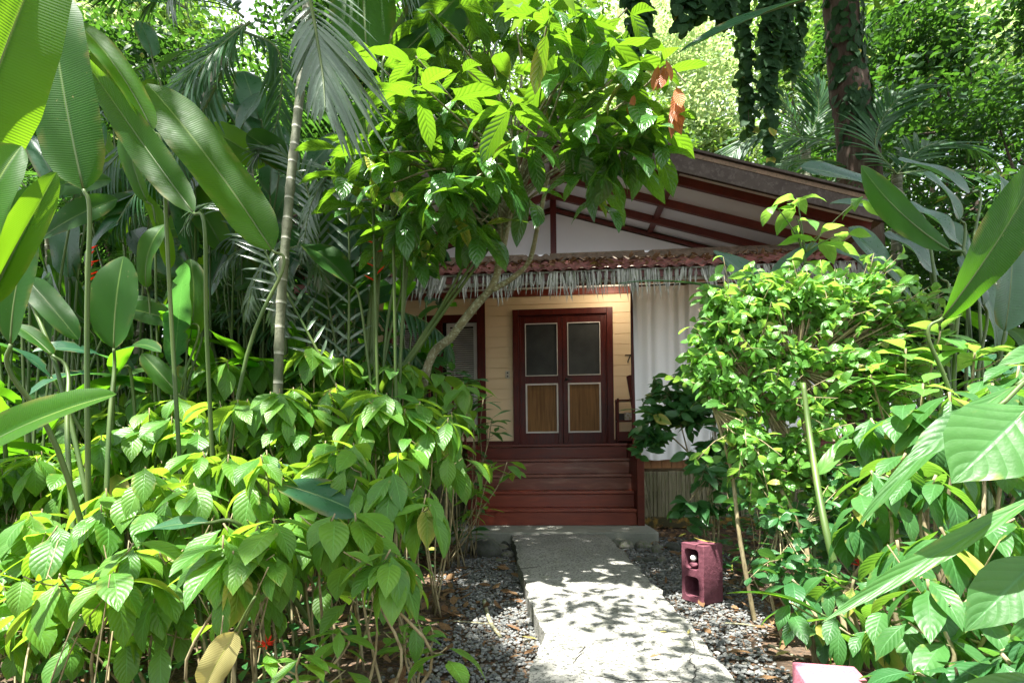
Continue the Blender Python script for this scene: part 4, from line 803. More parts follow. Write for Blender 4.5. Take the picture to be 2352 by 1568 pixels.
clump('banana_plant', gp(2220, 3.7), 'banana plant with broad blue-green leaves at the right edge', [
    E((2308, 760), (2322, 480), 95, 3.5, nrm=(.1, -.9, .3), bend=.25),
    E((2085, 470), (1838, 383), 84, 4.5, nrm=(.1, -.75, .6), bend=.35), E((2228, 440), (2062, 365), 84, 5, nrm=(.3, -.7, .6), bend=.2), E((2100, 715), (1948, 522), 100, 4., nrm=(.2, -.7, .65), bend=.3),
    E((2160, 640), (2030, 535), 90, 4.2, nrm=(.2, -.7, .6), bend=.35), E((2205, 505), (2122, 395), 52, 4., nrm=(.5, -.8, .2)), E((2095, 500), (1905, 468), 50, 4.1, nrm=(0, -.6, .8), bend=.4), E((2260, 700), (2200, 590), 70, 3.8), E((2130, 760), (2050, 690), 60, 4.4), E((2330, 560), (2290, 400), 80, 4.6), E((2200, 560), (2080, 470), 80, 4.5), E((2240, 640), (2150, 500), 80, 4.6), E((2010, 640), (1900, 560), 60, 4.6), E((2290, 800), (2240, 640), 90, 4.)], 'banana', cat='banana plant')
clump('banana_plant', gp(1790, 5.2), 'young banana plant with one broad pale leaf against the fringe', [E((1770, 682), (1638, 575), 78, 5., nrm=(.1, -.75, .6), bend=.2, fold=.12), E((1770, 640), (1880, 560), 40, 5.2), E((1900, 790), (1400, 655), 26, 4.6, nrm=(0, -.2, 1), bend=.85, fold=.35, wave=.06)], 'banana', cat='banana plant')
clump('banana_plant', gp(2800, 4.2), 'tall banana plant whose dark torn leaf crosses the top in front of the trunk', [E((2010, -30), (1550, 128), 50, 4.4, D2=4.2, nrm=(.1, -.5, .8), bend=.35, fold=.4, wave=.08, pr=.02, root_pt=P(2500, -420, 4.4)), E((2500, -420), (2900, -500), 90, 4.4)], 'banana', cat='banana plant')
clump('heliconia', gp(2180, 3.2), 'heliconia with two broad glowing green leaves in front of the blue-green ones on the right', [E((2181, 575), (1978, 380), 68, 3.5, nrm=(.5, -.5, -.5), bend=-.55, fold=-.2), E((2165, 730), (2420, 320), 140, 3., nrm=(.4, -.85, -.1), bend=.25, fold=.12)], 'helic')
for (cx_, D_, n_, mt_, lb_, y0_, y1_) in [(40, 3.9, 6, 'helic', 'heliconia with mixed dark leaves at the far left above the bed', 330, 820), (150, 4.3, 7, 'banana', 'blue-green heliconia between the far left leaves and the backlit one', 380, 820), (270, 4.6, 7, 'helic', 'heliconia with crossing leaves behind the backlit leaf stalk', 330, 800), (380, 4.2, 7, 'helic_bright', 'sunlit heliconia with short broad leaves left of the ringed palm', 400, 800), (480, 5., 7, 'banana', 'blue-green heliconia left of the arching small palm', 300, 760),
    (570, 5.2, 7, 'helic_bright', 'bright heliconia beside the ringed palm trunk at mid height', 300, 700), (700, 5., 7, 'helic', 'heliconia just right of the ringed palm trunk at mid height', 350, 780), (800, 5.1, 7, 'banana', 'blue-green heliconia beside the bare stalks', 420, 760), (330, 5.8, 7, 'helic_bright', 'pale heliconia leaves behind the feathery palm', 220, 600), (640, 5.8, 6, 'banana', 'heliconia with upright leaves behind the pale frond', 180, 560)]:
    sp_l = []
    for k in range(n_):
        bx = cx_+rng.uniform(-70, 70); by = rng.uniform(y0_+60, y1_); a_ = rng.normal(0, .75); ln_ = rng.uniform(110, 210)
        sp_l.append(E((bx, by), (bx+math.sin(a_)*ln_, by-math.cos(a_)*ln_), rng.uniform(42, 72), D_+rng.uniform(-.3, .3), nrm=(rng.normal(0, .5), -.7, rng.uniform(.1, .8)), bend=rng.uniform(.2, 1.3), twist=rng.normal(0, .35), wave=.07, pr=.008))
    clump('heliconia', gp(cx_, D_), lb_, sp_l, mt_)
# red heliconia flowers
def flower(px, py, D, label, kind=0, s=1.):
    base = P(px, py, D); mb = MB(); stf = MB()
    if kind == 0:   # hanging lobster claws
        for k in range(7): leaves(mb, [base-UPV*k*.045*s], [(rng.choice([-1, 1])*.8, rng.normal(0, .3), .1)], [(0, 0, 1)], .09*s, .03*s, -.6, 1., 'lance', 6, 2)
    else:           # spiky torch
        n = 26; d = rdir(n, -.3, 1); leaves(mb, base+d*.01*s, d, rdir(n), .07*s*rng.uniform(.6, 1.1, n), .014*s, rng.normal(0, .5, n), .6, 'lance', 4, 2)
    root = plant('flower', base, label, 'flower'); mb.build('petals', M['red'], root); stf.tube([base-[0, -.02, .45*s], base-[.01, 0, .2*s], base], .005, .006, 5, 8); stf.build('stalk', M['greenstem'], root)
flower(865, 545, 4.4, 'red hanging heliconia bloom among the bare stalks', 0, 1.3); flower(200, 575, 3.2, 'thin red bloom in the shade at the left', 0, .8)
flower(1983, 1300, 2.6, 'red spiky flower among the right-hand shrubs', 1, .65); flower(612, 1480, 1.95, 'red spiky flower low in the left bed', 1, .5); flower(468, 1245, 2.6, 'small red flower deep in the left bed', 1, .5)

# ---- 3. palms
def frond(fol, st, rach, D, Ls, Ls2=None, ang=.9, n=28, w=.03, r=.012, up=(0, -.6, .8), droop=.5, hang=0., Dl=None, both=True, tipw=.5):
    pts = np.array([P(x, y, (D if Dl is None else Dl[k])) for k, (x, y) in enumerate(rach)]); S = spline(pts, n); T = unit(np.gradient(S, axis=0)); st.tube(S, r, r*.25, 6, n)
    N = unit(np.array(up)-T*(T@np.array(up))[:, None]); side = np.cross(T, N); k = np.linspace(0, 1, n); env = np.sin(np.clip(k*.93+.10, 0, 1)*math.pi)**.55
    for sg, LL in ((1, Ls), (-1, Ls2 or Ls)):
        aa = ang*(1-.55*k)+rng.normal(0, .05, n); d = T*np.cos(aa)[:, None]+side*sg*np.sin(aa)[:, None]+np.array([0, 0, -hang])*k[:, None]+rng.normal(0, .04, (n, 3))
        i = np.arange(n) >= 2; leaves(fol, S[i], d[i], (N+rng.normal(0, .12, (n, 3)))[i], (LL*env*rng.uniform(.9, 1.08, n))[i], w*(.6+.5*env[i]), (droop*rng.uniform(.6, 1.4, n))[i], .5, 'strap', 7, 2)
def palm(name, base, label, trunk, fronds, mat, tr=(.05, .04), cat='palm', smat='palmtrunk'):
    root = plant(name, base, label, cat); fol, st, tk = MB(), MB(), MB()
    if trunk is not None: tk.tube(trunk, tr[0], tr[1], 12, 90, .015, rings=6); tk.build('trunk', M[smat], root)
    for f_ in fronds: frond(fol, st, **f_)
    fol.build('foliage', M[mat], root); st.build('frond_stalks', M['greenstem'], root)
b0 = gp(632, 4.2)
palm('palm_tree', b0, 'slender grey ringed palm trunk with a big pale frond hanging at the top', [b0, P(640, 830, 4.2), P(662, 480, 4.25), P(690, 200, 4.3), P(715, -120, 4.4)], [
    dict(rach=[(690, -90), (716, 20), (730, 100), (742, 180), (747, 255)], D=2.9, Dl=[3.6, 3., 2.9, 2.85, 2.8], Ls=.30, Ls2=.58, ang=1.0, n=30, w=.030, droop=.5, hang=.9, up=(.1, -.8, .5)),
    dict(rach=[(720, -110), (860, -90), (960, -20)], D=4., Ls=.5, droop=.6), dict(rach=[(700, -100), (560, -120), (440, -60), (380, 10)], D=4.2, Ls=.5, droop=.8, n=34)], 'palm_blue', (.036, .031))
b1 = gp(300, 5.2)
palm('palm_tree', b1, 'feathery palm with dark combs of leaflets at the upper left', [b1, P(330, 700, 5.3), P(500, 150, 5.2), P(560, 60, 5)], [
    dict(rach=[(575, 50), (520, 95), (455, 150), (380, 215)], D=4.2, Ls=.72, Ls2=.48, ang=1.15, n=34, w=.036, droop=.35, up=(0, -.7, .7)), dict(rach=[(558, 62), (470, 150), (420, 215), (340, 290), (260, 370), (195, 450)], D=4.6, Ls=.62, Ls2=.55, ang=1.15, n=40, w=.036, droop=.35, up=(.1, -.8, .5), hang=.4),
    dict(rach=[(556, 70), (640, 120), (640, 260), (600, 380)], D=4.9, Ls=.42, n=34, w=.034), dict(rach=[(540, 110), (440, 300), (330, 420), (240, 560)], D=4.4, Ls=.45, n=40, w=.034, droop=.5, hang=.3),
    dict(rach=[(430, 20), (340, -20), (240, -10)], D=5, Ls=.6, w=.035), dict(rach=[(560, 40), (480, -20), (400, -30), (330, 20)], D=5.2, Ls=.7, w=.035, n=36)], 'palm', (.03, .03))
for (px, D, h, lb, nf, LL) in [(120, 6.5, 3.6, 'palm with dark fronds above the far left heliconias', 9, 1.5), (330, 7.5, 4.6, 'palm with dark fronds filling the top between the first fronds', 10, 1.7), (560, 8., 5.4, 'palm with dark fronds behind the hanging pale frond', 10, 1.8), (760, 7., 3.6, 'palm with dark fronds left of the gable', 9, 1.4), (430, 5.8, 2.3, 'short palm with dark fronds behind the bright heliconia', 9, 1.2), (-80, 8., 5.5, 'palm with dark fronds in the upper left corner', 10, 1.8)]:
    base = gp(px, D); root = plant('palm_tree', base, lb, 'palm'); fol, st, tk = MB(), MB(), MB(); top_ = base+np.array([rng.normal(0, .2), 0, h]); tk.tube([base, (base+top_)/2+[.05, 0, 0], top_], .06, .045, 10, 60, .02, rings=6); tk.build('trunk', M['palmtrunk'], root)
    for k in range(nf):
        a = k*2.4+rng.normal(0, .2); o_ = np.array([math.cos(a), math.sin(a), 0]); up_ = rng.uniform(.1, .9); S = spline([top_, top_+o_*LL*.35+[0, 0, up_*LL*.4], top_+o_*LL*.75+[0, 0, up_*LL*.35], top_+o_*LL*1.05+[0, 0, up_*LL*.1-.25]], 34); T = unit(np.gradient(S, axis=0)); st.tube(S, .014, .003, 5, 34); sd_ = unit(np.cross(T, UPV)); kk = np.linspace(0, 1, 34); env = np.sin(np.clip(kk*.9+.08, 0, 1)*math.pi)**.6
        for sg in (1, -1): i_ = kk > .1; leaves(fol, S[i_], (T*.5+sd_*sg+rng.normal(0, .05, (34, 3))-[0, 0, .25])[i_], np.tile(UPV, (34, 1))[i_]+rng.normal(0, .15, (i_.sum(), 3)), (.55*env)[i_], .042, rng.uniform(.3, .9, i_.sum()), .5, 'strap', 6, 2)
    fol.build('foliage', M['palm'], root); st.build('frond_stalks', M['greenstem'], root)
b2 = gp(660, 5.)
palm('palm_sapling', b2, 'small arching palm with blue-green glossy fronds in front of the trunk', [b2, P(655, 720, 5.), P(650, 580, 4.9)], [
    dict(rach=[(650, 575), (590, 560), (530, 590), (490, 650)], D=4.6, Ls=.26, n=24, w=.03, droop=.9, ang=1.), dict(rach=[(650, 575), (610, 600), (580, 660), (565, 740)], D=4.4, Ls=.28, n=24, w=.03, droop=.8, ang=.8),
    dict(rach=[(650, 575), (640, 640), (640, 700), (650, 780)], D=4.3, Ls=.26, n=22, w=.03, droop=.6, ang=.8), dict(rach=[(650, 575), (690, 570), (730, 610), (745, 670)], D=4.6, Ls=.26, n=22, w=.03, droop=.8), dict(rach=[(650, 575), (600, 545), (530, 545), (470, 590)], D=4.9, Ls=.28, n=24, w=.03, droop=.9)], 'palm_blue', (.02, .016), smat='greenstem', cat='palm')
palm('palm_sapling', gp(770, 4.7), 'pale blue-green palm frond drooping right of the ringed trunk', None, [
    dict(rach=[(800, 900), (800, 500), (770, 400), (715, 470), (690, 620)], D=4.5, Ls=.34, n=44, w=.03, droop=.6), dict(rach=[(790, 900), (740, 620), (700, 420), (620, 340), (560, 400)], D=4.7, Ls=.36, n=44, w=.03, droop=.6), dict(rach=[(780, 900), (640, 640), (560, 490), (470, 470), (410, 540)], D=4.3, Ls=.34, n=40, w=.03, droop=.7)], 'palm_blue')
b3 = gp(760, 5.3)
palm('palm_sapling', b3, 'dark young palm whose frond hangs in front of the window shutters', None, [
    dict(rach=[(760, 900), (800, 760), (880, 715), (960, 730), (1020, 775), (1040, 830)], D=5., Ls=.30, Ls2=.36, n=30, w=.05, droop=.7, ang=1.2, hang=.9, up=(.0, -.4, .9)), dict(rach=[(770, 900), (790, 820), (850, 790), (930, 800), (980, 850)], D=4.9, Ls=.26, n=22, w=.05, droop=.6, ang=1.1, hang=.7),
    dict(rach=[(760, 900), (740, 800), (720, 700), (745, 620)], D=5.3, Ls=.4, n=24, w=.035), dict(rach=[(760, 900), (720, 560), (735, 470), (800, 420)], D=5.6, Ls=.45, n=30, w=.035, droop=.6), dict(rach=[(760, 880), (730, 520), (690, 430), (620, 400)], D=6.2, Ls=.45, n=30, w=.035, droop=.6)], 'palm')
b4 = gp(2060, 9.5)
palm('palm_tree', b4, 'dark palm fronds arching behind the banana leaves on the right', [b4, P(2060, 600, 9.5), P(2060, 400, 9.5)], [
    dict(rach=[(2060, 400), (2120, 340), (2200, 330), (2290, 370)], D=8.5, Ls=.9, n=36, w=.05, droop=.6), dict(rach=[(2060, 400), (2010, 330), (2050, 240), (2130, 190)], D=8.5, Ls=.8, n=36, w=.05), dict(rach=[(2060, 400), (2150, 390), (2250, 400), (2352, 440)], D=8.2, Ls=.8, n=36, w=.05),
    dict(rach=[(2060, 400), (1980, 390), (1900, 370), (1800, 380)], D=9, Ls=.8, n=36, w=.05), dict(rach=[(2060, 400), (1960, 340), (1850, 320), (1770, 350)], D=9.5, Ls=.8, n=36, w=.05)], 'palm', (.09, .08))
b5 = gp(1850, 11)
palm('palm_tree', b5, 'sunlit palm fronds left of the dark trunk above the roof', [b5, P(1850, 500, 11), P(1850, 340, 11)], [
    dict(rach=[(1850, 340), (1790, 300), (1720, 320), (1660, 380)], D=10.5, Ls=.9, n=36, w=.05), dict(rach=[(1850, 340), (1810, 250), (1780, 230), (1730, 250)], D=11, Ls=.9, n=36, w=.05), dict(rach=[(1850, 340), (1880, 260), (1870, 180)], D=11, Ls=.9, n=36, w=.05), dict(rach=[(1850, 350), (1780, 380), (1730, 420)], D=10, Ls=.8, n=30, w=.05)], 'palm', (.1, .1))
for (px, D, lb) in ((340, 5.8, 'thin pale green cane stalks left of the palm sapling'), (520, 6.4, 'second bundle of cane stalks behind the palm sapling'), (700, 6., 'cane stalks just right of the palm trunk')):
    base = gp(px, D); root = plant('cane_palm', base, lb, 'cane plant'); fol, st = MB(), MB()
    for k in range(9):
        q = base+np.array([rng.normal(0, .25), rng.normal(0, .2), 0]); t = q+np.array([rng.normal(0, .18), rng.normal(0, .15), rng.uniform(1.5, 2.7)]); st.tube([q, (q+t)/2+[rng.normal(0, .04), 0, 0], t], .014, .01, 6, 26, rings=7)
        for a in range(3):
            an = rng.uniform(0, 6.28); e = t+np.array([math.cos(an)*.6, math.sin(an)*.6, rng.uniform(.1, .5)]); mid_ = (t+e)/2+[0, 0, .22]; S = spline([t, mid_, e], 16); T = unit(np.gradient(S, axis=0)); st.tube(S, .006, .002, 4, 16); sd_ = unit(np.cross(T, UPV))
            for sg in (1, -1): leaves(fol, S, T*.6+sd_*sg, np.tile(UPV, (16, 1)), .3*np.sin(np.linspace(.3, 2.9, 16)), .028, .6, .4, 'strap', 4, 2)
    finish(root, fol, st, M['palm'], M['greenstem'], sn='canes')

# ---- 4. cacao tree in front of the porch
b6 = gp(930, 4.9)
root = plant('cacao_tree', b6, 'cacao tree with lichen-spotted crooked trunk and a wide crown of glossy leaves over the gable', 'tree'); fol, st, redm = MB(), MB(), MB()
trunk = [b6, P(975, 870, 4.9), P(1040, 770, 4.8), P(1090, 705, 4.7), P(1132, 655, 4.6), P(1150, 590, 4.5), P(1168, 500, 4.3), P(1195, 400, 4.1)]
st.tube(trunk, .043, .024, 12, 44, .04); st.tube([P(1132, 665, 4.6), P(1175, 640, 4.55), P(1215, 600, 4.45), P(1235, 520, 4.2), P(1260, 400, 4.)], .026, .014, 8, 24, .05)
WH = [(965, 195, 3.2), (955, 130, 3.5), (1060, 150, 3.7), (1180, 230, 3.3), (1260, 40, 3.1), (1330, 105, 3.6), (1395, 190, 3.5), (1460, 225, 3.5), (1100, 330, 3.6), (1170, 170, 3.8), (1215, 300, 3.3), (1290, 300, 3.5), (1365, 260, 3.4), (1420, 320, 3.5), (1010, 400, 3.6), (1075, 420, 3.5), (1130, 380, 3.7),
      (1380, 360, 3.6), (1430, 340, 3.5), (1105, 510, 3.9), (1040, 470, 3.8), (880, 350, 3.8), (900, 250, 3.8), (1010, 270, 3.8), (1090, 230, 4.), (1250, 180, 4.), (1130, 90, 4.2), (1200, 60, 4.2), (1030, 60, 4.2), (1400, 90, 3.3), (1340, 20, 3.2), (1440, 20, 3.4), (1500, 250, 3.4), (1150, 270, 4.2), (1330, 210, 4.2), (1060, 340, 4.3), (1290, 130, 4.4), (950, 330, 4.2), (1440, 150, 3.9), (1170, -20, 3.9), (1080, -30, 4.), (870, 150, 3.7), (905, 420, 3.8), (840, 330, 4.), (930, 480, 4.), (1500, 330, 3.6), (980, 20, 3.9), (800, 400, 4.2), (785, 330, 4.3), (880, 520, 4.3), (950, 560, 4.3), (1000, 520, 4.2), (980, 460, 3.9), (830, 460, 4.3), (910, 300, 4.), (1290, -40, 3.4)]
tp = spline(trunk, 44)
for (x, y, D) in WH:
    c = P(x, y, D); j = rng.integers(30, 44); s0 = tp[j]; mid_ = s0*.45+c*.55+np.array([rng.normal(0, .08), 0, .12])
    st.tube([s0, s0*.7+mid_*.3+[0, 0, .05], mid_, c], .013, .005, 5, 16, .04)
    whorl(fol, c, rng.integers(4, 8), .37, .13, 'cacao', (-.7, .35), (.5, 1.2), .25, 12, 6, .03, serr=.02)
    m2 = mid_*.35+c*.65+rng.normal(0, .1, 3); whorl(fol, m2, 3, .36, .125, 'cacao', (-.6, .3), (.6, 1.4), .25, 10, 4, .03)
for (x, y, D, n, L) in ((1525, 150, 3.3, 4, .17), (1560, 200, 3.25, 3, .2), (1545, 245, 3.3, 3, .2), (1440, 240, 3.4, 2, .12)):
    c = P(x, y, D); a = rng.uniform(0, 6.28, n); leaves(redm, c+rng.normal(0, .02, (n, 3)), np.column_stack([np.cos(a)*.3, -.2+np.sin(a)*.2, -np.ones(n)]), np.column_stack([rng.normal(0, .4, n), -np.ones(n), np.full(n, .3)]), L, L*.33, rng.uniform(-.2, .3, n), .3, 'cacao', 10, 4, .03)
st.tube([P(1400, 260, 3.7), P(1480, 200, 3.5), P(1530, 150, 3.35), P(1575, 190, 3.25)], .009, .004, 5, 16); whorl(fol, P(1515, 150, 3.35), 4, .26, .09, 'cacao', (-.2, .4), (.3, .8)); whorl(fol, P(1550, 250, 3.3), 3, .24, .08, 'cacao', (-.4, .1), (.3, .8))
finish(root, fol, st, M['cacao'], M['lichenbark'], sn='trunk'); redm.build('young_leaves', M['cacao_red'], root)

# ---- 5. right-hand shrubs
def twiggy(name, base, label, blobs, nleaf, L, W, mat, stems, kind='acute', r=.012, cat='shrub', m_stem='stem', bend=(.2, 1.), el=(-.5, .6), group=None, nv=6, nu=2, serr=0.):
    """stems: list of pixel polylines with D; blobs: (px,py,D,rx,ry) crowns in which twigs and leaves sit"""
    root = plant(name, base, label, cat, group); fol, st = MB(), MB()
    for pts in stems: st.tube([q if len(q) == 3 and not isinstance(q, tuple) else P(*q) for q in pts], r, r*.6, 7, 26, .06)
    ends = [np.array(P(*s[-1])) for s in stems] or [base]
    for (x, y, D, rx, ry) in blobs:
        c = P(x, y, D); e = min(ends, key=lambda q: np.linalg.norm(q-c)); nt = max(3, int(nleaf*.10))
        for k in range(nt):
            v = rdir(1)[0]*(rng.uniform(.15, 1.15) if k % 4 else rng.uniform(1.1, 1.7)); tip = c+v*np.array([rx, (rx+ry)/2, ry])/F*D; k0 = e*.3+c*.7+rng.normal(0, .03, 3); st.tube([e, k0, (k0+tip)/2+[0, 0, .02], tip], r*.35, .0018, 4, 9)
            nl = max(3, nleaf//nt); q = spline([k0, (k0+tip)/2+[0, 0, .02], tip], nl); a = rng.uniform(0, 6.28, nl); ee = rng.uniform(*el, nl)
            d = np.column_stack([np.cos(a)*np.cos(ee), np.sin(a)*np.cos(ee), np.sin(ee)]); leaves(fol, q, d, rdir(nl, .1, 1), L*rng.uniform(.6, 1.2, nl), W*rng.uniform(.7, 1.2, nl), rng.uniform(*bend, nl), rng.uniform(.1, .5, nl), kind, nv, nu, .03, serr=serr)
    finish(root, fol, st, M[mat], M[m_stem], sn='branches')
bb = gp(1760, 3.2); bb = G(1740, 1450, GZ)
blobs = [(1700, 700, 3.4, 85, 60), (1800, 680, 3.5, 90, 55), (1880, 720, 3.5, 100, 75), (1990, 700, 3.6, 100, 75), (1720, 790, 3.4, 105, 80), (1830, 820, 3.4, 120, 90), (1950, 830, 3.5, 120, 90), (2060, 780, 3.6, 100, 90), (1710, 900, 3.4, 95, 75), (1800, 930, 3.4, 120, 80), (1900, 950, 3.5, 120, 80), (2010, 930, 3.5, 110, 80), (1635, 760, 3.45, 50, 60), (1720, 1010, 3.3, 90, 80), (1830, 1060, 3.4, 110, 90), (1640, 880, 3.4, 60, 60), (1650, 690, 3.4, 28, 65), (1745, 640, 3.4, 28, 60), (1850, 665, 3.45, 28, 50), (1925, 670, 3.5, 34, 60), (2030, 660, 3.5, 34, 70), (2110, 700, 3.6, 46, 60), (2120, 850, 3.5, 60, 80), (1615, 800, 3.45, 26, 70), (1760, 1130, 3.35, 80, 60), (1880, 1130, 3.4, 80, 60)]
twiggy('shrub', bb, 'brightly sunlit small-leaved tall shrub in front of the white curtain', blobs, 240, .098, .050, 'bright', [[G(1740, 1450, GZ), P(1700, 1250, 3.35), P(1680, 1080, 3.4), P(1640, 950, 3.4)] and [(1738, 1450, 3.35), (1700, 1240, 3.35), (1680, 1080, 3.4), (1640, 940, 3.4)], [(1950, 1500, 3.), (1900, 1230, 3.2), (1850, 1000, 3.4), (1830, 850, 3.45)], [(1860, 1480, 3.1), (1850, 1250, 3.2), (1760, 1050, 3.4), (1740, 900, 3.4)]], r=.015, nv=7, nu=4, bend=(.5, 1.6), el=(-.7, .5))
twiggy('shrub', gp(1760, 3.1), 'mid-height shrub with small dark leaves below the bright one', [(1790, 1180, 3.1, 70, 60), (1850, 1260, 3., 70, 60), (1800, 1330, 2.9, 70, 50), (1880, 1360, 2.8, 60, 60), (1900, 1150, 3.2, 60, 60), (1950, 1080, 3.3, 60, 60)], 46, .10, .055, 'shrub_dark', [[(1855, 1500, 2.9), (1840, 1330, 3.), (1850, 1200, 3.1)], [(1800, 1480, 3.), (1770, 1350, 3.), (1790, 1200, 3.1)]], r=.009)
twiggy('shrub', gp(1570, 5.4), 'dark green bush with bare twigs against the lower curtain', [(1550, 890, 5.3, 90, 55), (1640, 880, 5.2, 80, 60), (1510, 950, 5.3, 65, 60), (1600, 970, 5.2, 90, 60), (1690, 950, 5.1, 70, 70), (1485, 1010, 5.2, 40, 30), (1640, 1060, 5.1, 60, 50), (1590, 920, 5.1, 80, 50)], 84, .19, .085, 'shrub_dark', [[(1620, 1240, 5.2), (1600, 1120, 5.2), (1560, 960, 5.3)], [(1650, 1240, 5.2), (1650, 1100, 5.2), (1640, 940, 5.2)], [(1640, 1240, 5.2), (1610, 1080, 5.2), (1520, 980, 5.3)]], r=.010, kind='ovate', bend=(.2, .9), el=(-.4, .4))
twiggy('shrub', gp(1620, 4.6), 'lower dark bush beside the grey skirting boards', [(1620, 1180, 4.6, 60, 45), (1560, 1190, 4.6, 45, 40), (1650, 1110, 4.6, 50, 40), (1700, 1140, 4.5, 50, 50), (1620, 1060, 4.7, 50, 40)], 26, .19, .09, 'shrub_dark', [[(1640, 1260, 4.6), (1640, 1180, 4.6), (1630, 1090, 4.6)]], r=.009, kind='ovate', bend=(.3, 1.), el=(-.5, .2), nv=8, nu=4)
twiggy('shrub', gp(1820, 4.2), 'dark leafy bush hiding the base boards right of the dark bush', [(1730, 1130, 4.2, 70, 80), (1800, 1180, 4.1, 80, 80), (1890, 1130, 4.1, 90, 90), (1980, 1120, 4., 90, 100), (1930, 1230, 3.9, 90, 70), (2070, 1100, 3.9, 80, 110), (2050, 1230, 3.7, 80, 70)], 70, .16, .075, 'shrub_dark', [[(1840, 1340, 4.1), (1830, 1180, 4.1)], [(1960, 1340, 4.), (1960, 1160, 4.)]], r=.008, kind='ovate', bend=(.3, 1.), el=(-.5, .3))
# sapling with big leaves
bs = gp(1860, 3.7); root = plant('sapling', bs, 'lone sapling with large glossy leaves standing above the bright shrub', 'sapling'); fol, st = MB(), MB()
st.tube([bs, P(1880, 1000, 3.8), P(1870, 800, 3.8), P(1858, 640, 3.8), P(1830, 530, 3.75)], .015, .007, 6, 30)
for (x, y, n, L, bd) in ((1830, 455, 5, .23, (.6, 1.5)), (1780, 470, 3, .16, (.6, 1.3)), (1880, 540, 4, .24, (.4, 1.2)), (1830, 500, 3, .2, (.5, 1.2)), (1975, 455, 5, .18, (.7, 1.6)), (1860, 650, 4, .24, (.3, 1.)), (1940, 540, 3, .17, (.5, 1.1)), (1845, 590, 4, .22, (.4, 1.1))):
    c = P(x, y, 3.75); j = P(1850, max(y, 540)+40, 3.78); st.tube([j, (j+c)/2+[0, 0, .02], c], .006, .003, 5, 8); whorl(fol, c, n, L, L*.5, 'ovate', (-.3, .5), bd, .3, 10, 4, .03)
finish(root, fol, st, M['bright'], M['greenstem'])
# right foreground: large leaved shrubs
def bigshrub(px, D, tips, label, L, W, mat='bigleaf', stemr=.012, **k):
    base = gp(px, D); shrub([P(*t) for t in tips], base, label, 'broad-leaved shrubs of the right bed', mat, L, W, stemr=stemr, **k)
bigshrub(2150, 3.2, [(2000, 860, 3.3), (2080, 800, 3.3), (2160, 760, 3.3), (2240, 800, 3.2), (2120, 880, 3.1)], 'upper broad-leaved shrub with yellow-lit serrated leaves under the banana plant', .24, .11, 'bright', nl=(6, 9), el=(-.2, .6), bend=(.3, 1.), serr=.04)
bigshrub(2200, 2.7, [(2080, 930, 2.7), (2180, 900, 2.6), (2280, 880, 2.6), (2340, 840, 2.7), (2000, 960, 2.9)], 'broad-leaved shrub behind the large near leaf', .24, .12)
bigshrub(2080, 2.4, [(2000, 1080, 2.4), (2080, 1040, 2.4), (2150, 1090, 2.3), (1960, 1180, 2.5)], 'broad-leaved shrub left of the long lance leaves', .22, .105)
bigshrub(2180, 2.1, [(2060, 1240, 2.1), (2160, 1210, 2.), (2250, 1180, 2.), (2320, 1230, 2.1)], 'broad-leaved shrub in the middle of the right bed', .22, .105)
bigshrub(2120, 1.8, [(2030, 1390, 1.9), (2130, 1330, 1.8), (2230, 1370, 1.8), (2310, 1400, 1.8), (2170, 1450, 1.7)], 'nearest broad-leaved shrub above the bottom right corner', .19, .09)
bigshrub(1960, 2.3, [(1960, 1330, 2.3), (1920, 1400, 2.25), (1990, 1450, 2.1)], 'narrow broad-leaved shrub behind the pink block', .18, .085)
bigshrub(1880, 2.6, [(1850, 1380, 2.6), (1900, 1440, 2.5), (1820, 1330, 2.7)], 'low broad-leaved shrub at the gravel edge on the right', .17, .09, 'shrub_dark', nl=(4, 7))
bigshrub(2330, 1.6, [(2300, 1500, 1.5), (2220, 1520, 1.55), (2360, 1450, 1.5), (2100, 1540, 1.6)], 'dark leafy shrub in the bottom right corner', .15, .08, 'shrub_dark')
bigshrub(2320, 3., [(2290, 960, 3.), (2350, 1020, 2.9), (2250, 1050, 2.9), (2180, 1000, 3.)], 'shaded broad-leaved shrub at the right edge', .24, .12, 'shrub_dark')
# near single big leaves
root = plant('broadleaf_plant', gp(2450, 1.2), 'closest plant at the right edge with a huge blue-green leaf and long lance leaves', 'plant'); fol, st = MB(), MB(); bq = gp(2480, 1.25)
for s in (E((2375, 925), (2185, 1110), 190, 1.02, nrm=(-.2, -.8, .6), bend=.35, fold=.15, kind='ovate', wave=.03), E((2290, 935), (2078, 1062), 82, 1.2, nrm=(-.2, -.6, .6), bend=.4, kind='ovate'),
          E((2335, 885), (1965, 1215), 52, 1.35, nrm=(-.6, -.6, .5), bend=.8, kind='lance', fold=.5), E((2400, 1130), (1886, 1430), 50, 1.25, nrm=(-.4, -.7, .6), bend=.15, kind='lance', fold=.45),
          E((2400, 1270), (2215, 1450), 120, 1.05, nrm=(-.5, -.75, .4), bend=.5, kind='ovate', wave=.03), E((2420, 800), (2290, 840), 50, 1.5, kind='ovate'), E((2400, 1560), (2150, 1600), 50, 1.1, kind='lance')):
    paddle(fol, st, root_pt=bq+np.array([rng.normal(0, .03), 0, 0]), pr=.006, **s)
finish(root, fol, st, M['bigleaf'], M['greenstem'], sn='stems')
clump('ginger_plant', gp(1960, 2.3), 'single arching strap leaf reaching over the gravel towards the path', [E((1885, 1408), (1668, 1362), 27, 2.3, nrm=(0, -.1, 1), bend=.7, fold=.3, kind='lance', root_pt=G(1990, 1600, GZ), pr=.006)], 'helic_bright', cat='plant')
st_ = MB(); bq = G(1985, 1530, GZ); root = plant('ginger_plant', bq, 'thick bare green stalk leaning up through the right-hand shrubs', 'plant'); fol = MB()
